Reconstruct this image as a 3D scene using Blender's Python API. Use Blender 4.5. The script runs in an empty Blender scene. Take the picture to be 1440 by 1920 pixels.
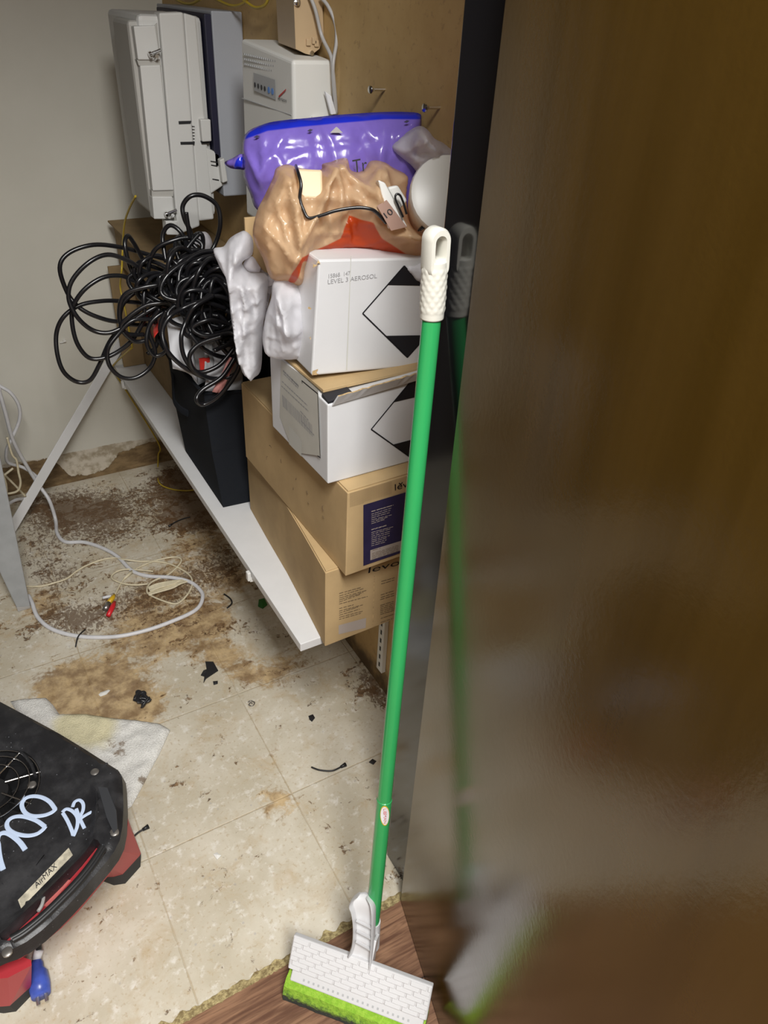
import bpy, bmesh, math, random
from math import pi, sin, cos
from mathutils import Vector, Matrix, Quaternion, noise
from mathutils.geometry import delaunay_2d_cdt
random.seed(7)
SC = bpy.context.scene
COL = SC.collection

# ------------------------------------------------------------------ camera
F, CH = 1400.0, 1.40                       # focal length in pixels of the 1440 x 1920 frame, eye height
_a = Vector((-290-720, -(-70-960), -F)).normalized()         # world +Y in camera axes
_b = Vector((3600-720, -(160-960), -F)); _b = (_b - _a*_a.dot(_b)).normalized()   # world +X
_c = _b.cross(_a)
RT = Matrix((_b, _a, _c))                  # camera axes -> world axes
EYE = Vector((0, 0, CH))
cd = bpy.data.cameras.new('camera'); cam = bpy.data.objects.new('camera', cd); COL.objects.link(cam)
cam.matrix_world = Matrix.Translation(EYE) @ RT.to_4x4()
cd.sensor_fit = 'VERTICAL'; cd.sensor_height = 36; cd.sensor_width = 27; cd.lens = 36*F/1920
cd.clip_start = .01
SC.camera = cam
# ------------------------------------------------------------------ light
SC.view_settings.view_transform = 'Standard'; SC.view_settings.look = 'None'
SC.view_settings.gamma = 1; SC.view_settings.exposure = 0.20
try: SC.view_settings.use_curve_mapping = False
except Exception: pass
SC.cycles.use_denoising = True
SC.cycles.max_bounces = 8
w = bpy.data.worlds.new('world'); SC.world = w; w.use_nodes = True
w.node_tree.nodes['Background'].inputs[0].default_value = (.9, .93, 1, 1)
w.node_tree.nodes['Background'].inputs[1].default_value = .05
def area(name, loc, size, power, col, target):
    l = bpy.data.lights.new(name, 'AREA'); l.shape = 'RECTANGLE'; l.size, l.size_y = size; l.energy = power; l.color = col
    o = bpy.data.objects.new(name, l); COL.objects.link(o); o.location = loc
    o.rotation_euler = (Vector(target)-Vector(loc)).to_track_quat('-Z', 'Y').to_euler(); return o
area('ceiling_lamp_light', (.03, -.58, 2.36), (.4, 1.2), 80, (1, .988, .962), (.03, -.58, 0))
area('left_lamp_light', (-.75, -.35, 2.36), (.3, 1.2), 9, (1, .988, .962), (-.6, -.1, 0))

# ------------------------------------------------------------------ pixel rays -> points on planes of the place
def ray(x, y): return RT @ Vector((x-720, -(y-960), -F))
def hit(x, y, ax, v):
    d = ray(x, y); return EYE + d*((v-EYE[ax])/d[ax])
def X(x, y, v): return hit(x, y, 0, v)
def Y(x, y, v): return hit(x, y, 1, v)
def Z(x, y, v=0.0): return hit(x, y, 2, v)
def PL(x, y, p, n):
    d = ray(x, y); return EYE + d*((Vector(p)-EYE).dot(n)/d.dot(n))
def crop(ox, oy, s):                        # detail coordinates -> photo coordinates
    return lambda x, y: (ox+x/s, oy+y/s)

# ------------------------------------------------------------------ materials
class NT:
    def __init__(s, name):
        s.m = bpy.data.materials.new(name); s.m.use_nodes = True; s.t = s.m.node_tree
        s.b = s.t.nodes['Principled BSDF']; s.o = s.t.nodes['Material Output']
    def n(s, typ, ins=None, **kw):
        x = s.t.nodes.new('ShaderNode'+typ)
        for k, v in kw.items(): setattr(x, k, v)
        for k, v in (ins or {}).items():
            if hasattr(v, 'links'): s.t.links.new(v, x.inputs[k])
            else: x.inputs[k].default_value = v
        return x
    def l(s, a, b): s.t.links.new(a, b)
    def mix(s, f, a, b, mode='MIX'):
        x = s.n('Mix', data_type='RGBA', blend_type=mode)
        for i, v in ((0, f), (6, a), (7, b)):
            if hasattr(v, 'links'): s.l(v, x.inputs[i])
            else: x.inputs[i].default_value = v if i == 0 else (*v, 1)[:4]
        return x.outputs[2]
    def math(s, op, a, b=0.0, c=None, clamp=False):
        x = s.n('Math', operation=op, use_clamp=clamp)
        for i, v in enumerate((a, b) if c is None else (a, b, c)):
            if hasattr(v, 'links'): s.l(v, x.inputs[i])
            else: x.inputs[i].default_value = v
        return x.outputs[0]
    def noise(s, vec, scale, detail=4, rough=.55, dist=0):
        return s.n('TexNoise', {'Vector': vec, 'Scale': scale, 'Detail': detail, 'Roughness': rough, 'Distortion': dist}).outputs[0]
    def step(s, v, lo, hi):
        return s.n('MapRange', {'Value': v, 'From Min': lo, 'From Max': hi}, interpolation_type='SMOOTHSTEP').outputs[0]
    def pos(s, scale=(1, 1, 1)):
        g = s.n('NewGeometry').outputs['Position']
        return s.n('VectorMath', {0: g, 1: scale}, operation='MULTIPLY').outputs[0]
    def bump(s, h, strength, dist=.002):
        s.l(s.n('Bump', {'Height': h, 'Strength': strength, 'Distance': dist}).outputs[0], s.b.inputs['Normal'])
def M(name, col, rough=.5, metal=0, var=None, bump=None, spec=.5, coat=0, stretch=(1, 1, 1), trans=0):
    t = NT(name); b = t.b
    b.inputs['Base Color'].default_value = (*col, 1); b.inputs['Roughness'].default_value = rough
    b.inputs['Metallic'].default_value = metal; b.inputs['Specular IOR Level'].default_value = spec
    b.inputs['Coat Weight'].default_value = coat
    if var:
        sc, amt = var; f = t.step(t.noise(t.pos(stretch), sc, 5), .3, .7)
        t.l(t.mix(f, tuple(c*(1-amt) for c in col), tuple(min(1, c*(1+amt)) for c in col)), b.inputs['Base Color'])
    if bump:
        sc, st = bump; t.bump(t.noise(t.pos(stretch), sc, 4), st)
    if trans:
        tr = t.n('BsdfTranslucent', {'Color': (*col, 1)}); mx = t.n('MixShader', {0: trans})
        t.l(b.outputs[0], mx.inputs[1]); t.l(tr.outputs[0], mx.inputs[2]); t.l(mx.outputs[0], t.o.inputs[0])
    return t.m
def film(name, col, rough, clear, trans, attr_col=None, crease=1.0):
    """thin plastic film: glossy skin, some light through it, a little see-through"""
    t = NT(name); b = t.b; b.inputs['Roughness'].default_value = rough
    c = t.mix(t.step(t.noise(t.pos(), 30, 3), .3, .7), tuple(x*.93 for x in col), tuple(min(1, x*1.05) for x in col))
    if attr_col:
        a = t.n('Attribute', attribute_name='print').outputs['Fac']; c = t.mix(t.step(a, .4, .6), c, attr_col)
    t.l(c, b.inputs['Base Color'])
    pw = t.n('VectorMath', {0: t.pos(), 1: t.n('VectorMath', {0: t.n('TexNoise', {'Vector': t.pos(), 'Scale': 14.0, 'Detail': 2.0}).outputs['Color'], 'Scale': .06}, operation='SCALE').outputs[0]}, operation='ADD').outputs[0]
    rg = t.n('TexNoise', {'Vector': pw, 'Scale': 20.0, 'Detail': 4.0, 'Roughness': .5}, noise_type='RIDGED_MULTIFRACTAL').outputs[0]
    vo = t.n('TexVoronoi', {'Vector': pw, 'Scale': 38.0}, feature='F1').outputs['Distance']
    t.bump(t.math('ADD', t.math('MULTIPLY', rg, crease), t.math('MULTIPLY', vo, .15*crease)), .5, .006)
    tr = t.n('BsdfTranslucent'); t.l(c, tr.inputs[0])
    m1 = t.n('MixShader', {0: trans}); t.l(b.outputs[0], m1.inputs[1]); t.l(tr.outputs[0], m1.inputs[2])
    tp = t.n('BsdfTransparent'); m2 = t.n('MixShader', {0: clear}); t.l(m1.outputs[0], m2.inputs[1]); t.l(tp.outputs[0], m2.inputs[2])
    t.l(m2.outputs[0], t.o.inputs[0]); return t.m

MT = {}
MT['wallpaint'] = None
MT['cardboard'] = M('cardboard', (.50, .355, .185), .8, var=(9, .10), bump=(300, .08), spec=.2)
MT['cardboard_smudged'] = M('cardboard_smudged', (.40, .29, .16), .8, var=(14, .16), bump=(300, .08), spec=.2)
MT['cardboard_shaded'] = M('cardboard_shaded', (.25, .175, .09), .85, var=(12, .15), bump=(300, .08), spec=.2)  # darker board; its colour also holds the shade over the rear cartons
MT['cardboard_edge'] = M('cardboard_edge', (.52, .37, .19), .9, var=(160, .35), bump=(200, .5), spec=.1)
MT['whiteboard'] = M('white_carton', (.66, .665, .68), .6, var=(8, .03), bump=(220, .05), spec=.3)
MT['ink'] = M('black_ink', (.012, .012, .016), .5)
MT['greyink'] = M('grey_print', (.33, .33, .34), .7)
MT['brownink'] = M('brown_print', (.17, .12, .07), .7)
MT['navy'] = M('navy_print', (.028, .022, .07), .5, var=(40, .1))
MT['tanink'] = M('tan_print', (.42, .36, .32), .6)
MT['labelgrey'] = M('label_paper', (.56, .55, .50), .35, var=(12, .06))
MT['tape'] = M('clear_tape', (.60, .60, .56), .18)
MT['shelf'] = M('white_melamine', (.70, .70, .70), .35, var=(20, .02))
MT['steelwhite'] = M('white_steel', (.72, .72, .70), .35)
MT['dark'] = M('dark_slot', (.01, .01, .012), .7)
MT['whiteplastic'] = M('white_plastic', (.78, .78, .75), .32, bump=(400, .02))
MT['bluewhite'] = M('mop_white_plastic', (.60, .60, .61), .3)
MT['cream'] = M('cream_plastic', (.70, .69, .62), .38, var=(60, .02))
MT['green'] = M('green_paint', (.030, .34, .10), .25, coat=.3, var=(5, .04))
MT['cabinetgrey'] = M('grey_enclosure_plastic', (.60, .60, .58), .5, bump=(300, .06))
MT['cabinetshade'] = M('grey_enclosure_shaded', (.42, .41, .38), .6, bump=(300, .06))  # enclosure grey with shade put into the colour, for cover side and grooves
MT['bluegrey'] = M('blue_grey_metal', (.36, .38, .42), .45, bump=(200, .05))
MT['gasket'] = M('navy_gasket', (.012, .012, .035), .5)
MT['chrome'] = M('chrome', (.8, .8, .8), .15, metal=1)
MT['router'] = M('router_plastic', (.70, .70, .67), .42, bump=(300, .03))
MT['greypanel'] = M('router_panel', (.40, .41, .42), .5)
MT['redink'] = M('red_ink', (.55, .02, .02), .5)
MT['blueink'] = M('blue_ink', (.10, .25, .62), .5)
MT['beige'] = M('beige_plastic', (.48, .35, .21), .4, var=(10, .04))
MT['greycable'] = M('grey_cable', (.42, .41, .40), .4)
MT['blackcable'] = M('black_cable', (.010, .010, .012), .28, spec=.6)
MT['whitecable'] = M('white_cable', (.66, .66, .68), .4, var=(50, .06))
MT['creamcable'] = M('cream_cable', (.66, .59, .42), .45, var=(60, .1))
MT['yellowcable'] = M('yellow_cable', (.50, .36, .03), .4)
MT['blackplastic'] = M('black_plastic', (.015, .015, .016), .45)
MT['fanblack'] = None
MT['fansheen'] = M('black_plastic_sheen', (.045, .047, .052), .35)  # black plastic lightened in the colour for light reflected off the corner facet
MT['fanred'] = M('red_plastic', (.42, .035, .045), .38, bump=(500, .05))
MT['fanpink'] = M('faded_red_plastic', (.56, .14, .13), .45)
MT['rubber'] = M('black_rubber', (.03, .03, .03), .75)
MT['marker'] = M('pale_blue_paint_marker', (.55, .66, .86), .5)
MT['sticker'] = M('silver_sticker', (.50, .46, .36), .4, var=(60, .35))
MT['bluerubber'] = M('blue_plug', (.05, .09, .40), .3, var=(30, .3))
MT['greyleg'] = M('grey_painted_steel', (.36, .375, .385), .45, var=(30, .06), bump=(120, .05))
MT['fabric'] = M('black_fabric', (.012, .014, .018), .95, bump=(600, .5), spec=.15)
MT['paper'] = M('paper', (.74, .75, .78), .6)
MT['pinkpaper'] = M('pink_print', (.60, .25, .23), .6, var=(40, .3))
MT['redplastic'] = M('red_card', (.58, .035, .025), .4)
MT['orange'] = M('orange', (.6, .12, .03), .4)
MT['tan'] = film('tan_film', (.84, .60, .37), .22, .06, .45, (.75, .10, .02))
MT['whitefilm'] = film('white_film', (.90, .90, .94), .28, .06, .45)
MT['clearfilm'] = film('clear_film', (.84, .82, .86), .3, .25, .45)
MT['purple'] = film('purple_film', (.22, .15, .58), .2, .02, .15, (.015, .03, .58), .35)
MT['creamcarton'] = M('cream_carton', (.74, .58, .38), .35)
MT['brownlabel'] = M('brown_label', (.36, .22, .17), .5)
MT['sponge'] = None
MT['debrisblack'] = M('black_tape', (.02, .02, .022), .35, bump=(90, .5))
MT['scrap'] = M('white_scrap', (.75, .74, .70), .6)
MT['greenscrap'] = M('green_scrap', (.03, .16, .03), .5)
MT['yellowplug'] = M('yellow_plug', (.68, .42, .02), .35)
MT['redplug'] = M('red_plug', (.66, .02, .03), .35)
MT['greyplug'] = M('dull_metal', (.35, .33, .31), .35, metal=.8)

def mat_wall():
    t = NT('wall_paint'); p = t.pos()
    c = t.mix(t.step(t.noise(p, 3, 4), .3, .7), (.61, .59, .515), (.66, .64, .565))
    g = t.noise(p, 26, 5, .6); z = t.n('SeparateXYZ', {0: t.n('NewGeometry').outputs['Position']}).outputs
    # bare brown strip where the base moulding came off, ragged paint above it
    a = t.n('Attribute', attribute_name='bare').outputs['Fac']; pe = t.n('Attribute', attribute_name='peel').outputs['Fac']
    g2 = t.math('ADD', t.math('MULTIPLY', g, .9), t.math('MULTIPLY', t.noise(p, 70, 3), .35))
    bare = t.step(t.math('ADD', a, t.math('MULTIPLY', t.math('SUBTRACT', g2, .62), 1.1)), .44, .52)
    peel = t.step(t.math('ADD', pe, t.math('MULTIPLY', t.math('SUBTRACT', g2, .62), .5)), .47, .52)
    c = t.mix(peel, c, t.mix(t.step(g, .4, .62), (.62, .56, .46), (.36, .30, .21)))
    br = t.mix(t.step(t.noise(t.pos((1, 1, 2.5)), 22, 6, .65), .3, .68), (.115, .070, .030), (.26, .175, .085))
    c = t.mix(bare, c, br)
    t.l(c, t.b.inputs['Base Color']); t.b.inputs['Roughness'].default_value = .55
    h = t.math('SUBTRACT', t.math('MULTIPLY', t.noise(p, 180, 3), .15), t.math('MULTIPLY', bare, 1.2))
    t.bump(h, .5, .003); return t.m
def mat_floor():
    t = NT('worn_tile'); p = t.pos(); pw = t.n('VectorMath', {0: p, 1: t.n('VectorMath', {0: t.n('TexNoise', {'Vector': p, 'Scale': 9.0, 'Detail': 4.0}).outputs['Color'], 'Scale': .05}, operation='SCALE').outputs[0]}, operation='ADD').outputs[0]
    n1 = t.noise(p, 5, 6, .6, .3); n2 = t.noise(p, 46, 5, .65); n3 = t.math('ADD', t.math('MULTIPLY', t.noise(t.pos((1, 1.7, 1)), 15, 8, .7, .8), .62), t.math('MULTIPLY', t.noise(t.pos((1.5, 1, 1)), 44, 6, .7, .9), .38)); n4 = t.noise(p, 120, 3, .6)
    c = t.mix(t.step(n1, .36, .66), (.52, .465, .355), (.64, .59, .485))
    c = t.mix(t.step(n2, .52, .70), c, (.71, .675, .60))
    c = t.mix(t.math('MULTIPLY', t.step(n4, .56, .68), .55), c, (.44, .34, .21))
    v = t.n('TexVoronoi', {'Vector': p, 'Scale': 34.0, 'Randomness': 1.0}).outputs['Distance']
    c = t.mix(t.math('MULTIPLY', t.step(v, .12, .03), .5), c, (.38, .36, .36))
    n5 = t.noise(p, 11, 7, .7, .5)
    c = t.mix(t.math('MULTIPLY', t.step(n5, .50, .72), .55), c, (.46, .33, .17))
    xyz = t.n('SeparateXYZ', {0: p}).outputs
    def line(co, off, per, wd):
        f = t.math('PINGPONG', t.math('SUBTRACT', co, off), per/2)
        return t.step(t.math('ADD', f, t.math('MULTIPLY', t.math('SUBTRACT', n2, .5), .004)), wd, wd*.25)
    g = t.math('MAXIMUM', line(xyz[0], .373-.303*4, .303, .0022), line(xyz[1], .895, .310, .0022))
    gf = t.math('MULTIPLY', g, t.step(n1, .30, .60))
    c = t.mix(t.math('MULTIPLY', gf, .5), c, (.36, .25, .12))
    fd = t.n('Attribute', attribute_name='dirt').outputs['Fac']; fs = t.n('Attribute', attribute_name='stain').outputs['Fac']
    # amber wash
    s = t.step(t.math('ADD', fs, t.math('MULTIPLY', t.math('SUBTRACT', n3, .5), 2.6)), .38, .75)
    am = t.mix(t.step(t.noise(p, 16, 8, .72, .15), .36, .66), (.20, .105, .03), (.60, .43, .22))
    c = t.mix(t.math('MULTIPLY', s, .85), c, am)
    # caked dirt
    d = t.step(t.math('ADD', t.math('MULTIPLY', t.math('MINIMUM', fd, 1.0), .62), t.math('SUBTRACT', t.math('MULTIPLY', t.math('SUBTRACT', n3, .5), 6.0), t.math('MULTIPLY', t.math('SUBTRACT', n1, .5), 1.5))), .55, .80)
    dk = t.mix(t.step(n4, .36, .62), (.075, .042, .022), (.24, .14, .065))
    c = t.mix(t.math('MULTIPLY', d, .92), c, dk)
    d2 = t.step(t.math('ADD', t.math('MULTIPLY', fd, .5), t.noise(t.pos((1.6, 1, 1)), 60, 6, .7, 1.0)), .80, .93)
    c = t.mix(t.math('MULTIPLY', d2, .8), c, (.12, .065, .03))
    t.l(c, t.b.inputs['Base Color'])
    t.l(t.n('MapRange', {'Value': n1, 'To Min': .32, 'To Max': .55}).outputs[0], t.b.inputs['Roughness'])
    t.bump(t.math('ADD', t.math('MULTIPLY', n2, .4), t.math('SUBTRACT', t.math('MULTIPLY', d, .5), g)), .35, .003)
    return t.m
def mat_wood():
    t = NT('wood_plank'); p = t.pos((2.2, 26, 1))
    n = t.noise(p, 3.2, 7, .62, .8); n2 = t.noise(t.pos((5, 70, 1)), 4, 5, .6)
    c = t.mix(t.step(n, .32, .66), (.115, .052, .030), (.30, .165, .095))
    c = t.mix(t.math('MULTIPLY', t.step(n2, .5, .7), .5), c, (.085, .04, .022))
    y = t.n('SeparateXYZ', {0: t.pos()}).outputs[1]
    f = t.step(t.math('PINGPONG', t.math('SUBTRACT', y, .455), .075), .0022, .0006)
    c = t.mix(f, c, (.03, .015, .01))
    t.l(c, t.b.inputs['Base Color']); t.b.inputs['Roughness'].default_value = .42
    t.bump(n2, .2, .001); return t.m
def mat_ply():
    t = NT('brown_board_wall'); p = t.pos()
    n = t.noise(p, 6, 6, .6); n2 = t.noise(p, 80, 4, .6)
    c = t.mix(t.step(n, .3, .7), (.42, .275, .11), (.53, .365, .165))
    c = t.mix(t.math('MULTIPLY', t.step(n2, .58, .7), .35), c, (.20, .13, .06))
    z = t.n('SeparateXYZ', {0: p}).outputs[2]
    dirt = t.step(t.math('ADD', z, t.math('MULTIPLY', t.math('SUBTRACT', t.noise(p, 14, 6, .65), .5), .22)), .10, .0)
    c = t.mix(t.math('MULTIPLY', dirt, .9), c, (.055, .033, .015))
    t.l(c, t.b.inputs['Base Color']); t.b.inputs['Roughness'].default_value = .62
    t.bump(n2, .15, .002); return t.m
def mat_door():
    t = NT('dark_brown_door'); p = t.pos((1, 1, .12))
    n = t.noise(p, 14, 6, .6); n2 = t.noise(t.pos(), 150, 4, .6)
    c = t.mix(t.step(n, .25, .75), (.072, .039, .005), (.100, .056, .010))
    t.l(c, t.b.inputs['Base Color'])
    sm = t.noise(t.pos(), 7, 5, .6)
    t.l(t.n('MapRange', {'Value': sm, 'From Min': .3, 'From Max': .7, 'To Min': .14, 'To Max': .20}).outputs[0], t.b.inputs['Roughness'])
    t.b.inputs['IOR'].default_value = 1.62
    t.bump(t.math('ADD', n2, t.math('MULTIPLY', t.noise(t.pos(), 9, 3), 2)), .06, .002); return t.m
def mat_jamb():
    t = NT('black_gloss_paint'); p = t.pos((1, 1, .3))
    sc = t.step(t.noise(t.pos((1, 3, 1)), 24, 8, .7, 1.2), .70, .76)
    t.l(t.mix(t.math('MULTIPLY', sc, .25), (.010, .010, .012), (.3, .3, .3)), t.b.inputs['Base Color'])
    t.b.inputs['Roughness'].default_value = .12; t.b.inputs['Specular IOR Level'].default_value = .7
    t.bump(t.noise(p, 12, 4), .05, .002); return t.m
def mat_fan():
    t = NT('dusty_black_plastic'); p = t.pos()
    n = t.noise(p, 14, 6, .65); v = t.n('TexVoronoi', {'Vector': p, 'Scale': 120.0}).outputs['Distance']
    c = t.mix(t.step(n, .40, .75), (.016, .016, .018), (.05, .05, .053))
    dr = t.math('MULTIPLY', t.step(v, .13, .06), t.step(t.noise(p, 9, 3), .52, .60))
    c = t.mix(t.math('MULTIPLY', dr, .6), c, (.36, .38, .42))
    t.l(c, t.b.inputs['Base Color']); t.b.inputs['Roughness'].default_value = .42
    t.bump(t.noise(p, 420, 2), .25, .001); return t.m
def mat_sponge():
    t = NT('green_sponge'); p = t.pos()
    z = t.n('SeparateXYZ', {0: p}).outputs[2]; n = t.noise(p, 120, 5, .7)
    m = t.step(t.math('ADD', z, t.math('MULTIPLY', t.math('SUBTRACT', n, .5), .045)), .034, .012)
    c = t.mix(t.step(n, .35, .65), (.21, .42, .025), (.31, .53, .05))
    t.l(t.mix(m, c, (.045, .055, .05)), t.b.inputs['Base Color']); t.b.inputs['Roughness'].default_value = .9
    t.bump(n, .8, .004); return t.m
def mat_rag():
    t = NT('stained_terry_cloth'); p = t.pos()
    n = t.noise(p, 12, 5, .6); f = t.noise(p, 300, 3, .7); n3 = t.noise(t.pos((1, 1, 1)), 40, 5, .7)
    a = t.n('Attribute', attribute_name='soil').outputs['Fac']; y = t.n('Attribute', attribute_name='yellow').outputs['Fac']
    c = t.mix(t.step(f, .3, .7), (.72, .71, .67), (.90, .89, .85))
    c = t.mix(t.math('MULTIPLY', t.step(t.math('ADD', y, t.math('MULTIPLY', t.math('SUBTRACT', n, .5), .8)), .3, .8), .7), c, (.74, .66, .34))
    c = t.mix(t.math('MULTIPLY', t.step(t.math('ADD', a, t.math('MULTIPLY', t.math('SUBTRACT', n3, .5), 2.0)), .5, .8), .8), c, (.20, .13, .07))
    t.l(c, t.b.inputs['Base Color']); t.b.inputs['Roughness'].default_value = .95
    t.bump(f, .9, .004); return t.m
def mat_glue():
    t = NT('yellow_glue_residue'); n = t.noise(t.pos(), 130, 5, .7)
    t.l(t.mix(t.step(n, .35, .65), (.22, .16, .07), (.55, .45, .22)), t.b.inputs['Base Color'])
    t.b.inputs['Roughness'].default_value = .85; t.bump(n, 1, .004); return t.m
MT.update(wallpaint=mat_wall(), floor=mat_floor(), wood=mat_wood(), ply=mat_ply(), door=mat_door(), jamb=mat_jamb(),
          fanblack=mat_fan(), sponge=mat_sponge(), rag=mat_rag(), glue=mat_glue(),
          plain=M('plain_wall_paint', (.20, .15, .095), .6), darkwall=M('dark_unseen_wall', (.05, .035, .022), .6), ceil=M('ceiling_paint', (.48, .47, .44), .7))

# ------------------------------------------------------------------ object helpers
def thing(name, loc, label, cat, group=None):
    o = bpy.data.objects.new(name, None); COL.objects.link(o); o.location = loc; o.empty_display_size = .05
    return tag(o, label, cat, group)
def tag(o, label, cat, group=None):
    o['label'] = label; o['category'] = cat
    if group: o['group'] = group
    return o
def struct(o): o['kind'] = 'structure'; return o
def obj(name, vs, fs, mat, parent=None, smooth=False, attrs=None):
    """world-space verts -> mesh object whose origin is its parent's base, or its own bottom centre"""
    vs = [Vector(v) for v in vs]
    if parent is not None:
        org, p = Vector(), parent
        while p is not None: org += p.location; p = p.parent
    else:
        lo = [min(v[i] for v in vs) for i in range(3)]; hi = [max(v[i] for v in vs) for i in range(3)]
        org = Vector(((lo[0]+hi[0])/2, (lo[1]+hi[1])/2, lo[2]))
    me = bpy.data.meshes.new(name); me.from_pydata([v-org for v in vs], [], fs)
    bm = bmesh.new(); bm.from_mesh(me); bmesh.ops.recalc_face_normals(bm, faces=bm.faces); bm.to_mesh(me); bm.free()
    for m in (mat if isinstance(mat, (list, tuple)) else [mat]): me.materials.append(MT[m])
    if smooth: me.polygons.foreach_set('use_smooth', [True]*len(me.polygons))
    for k, vals in (attrs or {}).items():
        a = me.attributes.new(k, 'FLOAT', 'POINT'); a.data.foreach_set('value', vals)
    me.update()
    o = bpy.data.objects.new(name, me); COL.objects.link(o)
    if parent is not None: o.parent = parent
    else: o.location = org
    return o
class MB:
    """collects shapes into one mesh"""
    def __init__(s): s.v = []; s.f = []
    def add(s, vs, fs):
        k = len(s.v); s.v += [Vector(v) for v in vs]; s.f += [[i+k for i in f] for f in fs]; return s
    def hexa(s, c, bev=0.0, seg=2):          # 8 corners: bottom ring then top ring
        bm = bmesh.new(); b = [bm.verts.new(Vector(p)) for p in c]
        for q in ((3, 2, 1, 0), (4, 5, 6, 7), (0, 1, 5, 4), (1, 2, 6, 5), (2, 3, 7, 6), (3, 0, 4, 7)): bm.faces.new([b[i] for i in q])
        if bev: bmesh.ops.bevel(bm, geom=list(bm.edges), offset=bev, segments=seg, affect='EDGES', profile=.5)
        bm.verts.index_update(); s.add([v.co.copy() for v in bm.verts], [[v.index for v in f.verts] for f in bm.faces]); bm.free(); return s
    def box(s, lo, hi, bev=0.0, mat=None):
        c = [(lo[0], lo[1], lo[2]), (hi[0], lo[1], lo[2]), (hi[0], hi[1], lo[2]), (lo[0], hi[1], lo[2])]
        c += [(x, y, hi[2]) for x, y, z in c]
        if mat: c = [mat @ Vector(p) for p in c]
        return s.hexa(c, bev)
    def prism(s, poly, z0, z1, bev=0.0):
        bm = bmesh.new(); n = len(poly)
        a = [bm.verts.new((p[0], p[1], z0 if len(p) < 3 else p[2])) for p in poly]; b = [bm.verts.new((p[0], p[1], z1)) for p in poly]
        bm.faces.new(a[::-1]); bm.faces.new(b)
        for i in range(n): bm.faces.new((a[i], a[(i+1) % n], b[(i+1) % n], b[i]))
        if bev: bmesh.ops.bevel(bm, geom=list(bm.edges), offset=bev, segments=2, affect='EDGES', profile=.5)
        bm.verts.index_update(); s.add([v.co.copy() for v in bm.verts], [[v.index for v in f.verts] for f in bm.faces]); bm.free(); return s
    def tube(s, pts, r, seg=8, flat=1.0, up=None, caps=True):
        pts = [Vector(p) for p in pts]; n = len(pts); rs = r if isinstance(r, (list, tuple)) else [r]*n
        t0 = (pts[1]-pts[0]).normalized()
        u = Vector(up) if up else (Vector((0, 0, 1)) if abs(t0.z) < .9 else Vector((1, 0, 0)))
        u = (u - t0*u.dot(t0)).normalized(); vs = []; fs = []
        for i, p in enumerate(pts):
            t = (pts[min(i+1, n-1)]-pts[max(i-1, 0)]).normalized()
            if up: uu = Vector(up); u = (uu - t*uu.dot(t)).normalized()
            else: u = (u - t*u.dot(t)).normalized()
            b = t.cross(u)
            vs += [p + (b*cos(2*pi*k/seg) + u*sin(2*pi*k/seg)*flat)*rs[i] for k in range(seg)]
        for i in range(n-1):
            for k in range(seg):
                fs.append([i*seg+k, i*seg+(k+1) % seg, (i+1)*seg+(k+1) % seg, (i+1)*seg+k])
        if caps: fs.append(list(range(seg))[::-1]); fs.append([(n-1)*seg+k for k in range(seg)])
        return s.add(vs, fs)
    def strip(s, quads):
        for q in quads: s.add(q, [list(range(len(q)))])
        return s
    def build(s, name, mat, parent=None, smooth=False, attrs=None): return obj(name, s.v, s.f, mat, parent, smooth, attrs)
def spline(pts, k=8, closed=False):
    pts = [Vector(p) for p in pts]; n = len(pts); out = []
    g = (lambda i: pts[i % n]) if closed else (lambda i: pts[max(0, min(n-1, i))])
    for i in range(n if closed else n-1):
        a, b, c, d = g(i-1), g(i), g(i+1), g(i+2)
        for j in range(k):
            t = j/k; out.append(.5*((2*b)+(c-a)*t+(2*a-5*b+4*c-d)*t*t+(3*b-a-3*c+d)*t**3))
    out.append(pts[0] if closed else pts[-1]); return out
def smoothshade(o, ang=35):
    me = o.data; me.polygons.foreach_set('use_smooth', [True]*len(me.polygons))
    try: me.set_sharp_from_angle(angle=math.radians(ang))
    except Exception: pass
    return o
def inpoly(p, poly):
    x, y = p; c = False; j = len(poly)-1
    for i in range(len(poly)):
        xi, yi = poly[i]; xj, yj = poly[j]
        if (yi > y) != (yj > y) and x < (xj-xi)*(y-yi)/(yj-yi)+xi: c = not c
        j = i
    return c
def segdist(p, a, b):
    ax, ay = a; bx, by = b; dx, dy = bx-ax, by-ay; L = dx*dx+dy*dy
    t = max(0, min(1, ((p[0]-ax)*dx+(p[1]-ay)*dy)/L)) if L else 0
    return math.hypot(p[0]-ax-t*dx, p[1]-ay-t*dy)
def polydist(p, poly): return min(segdist(p, poly[i], poly[(i+1) % len(poly)]) for i in range(len(poly)))
def resample(poly, s, jitter=0):
    out = []
    for i in range(len(poly)):
        a, b = Vector(poly[i]), Vector(poly[(i+1) % len(poly)]); n = max(1, int((b-a).length/s))
        for k in range(n):
            out.append(tuple(a.lerp(b, k/n)))
    return out
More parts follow.
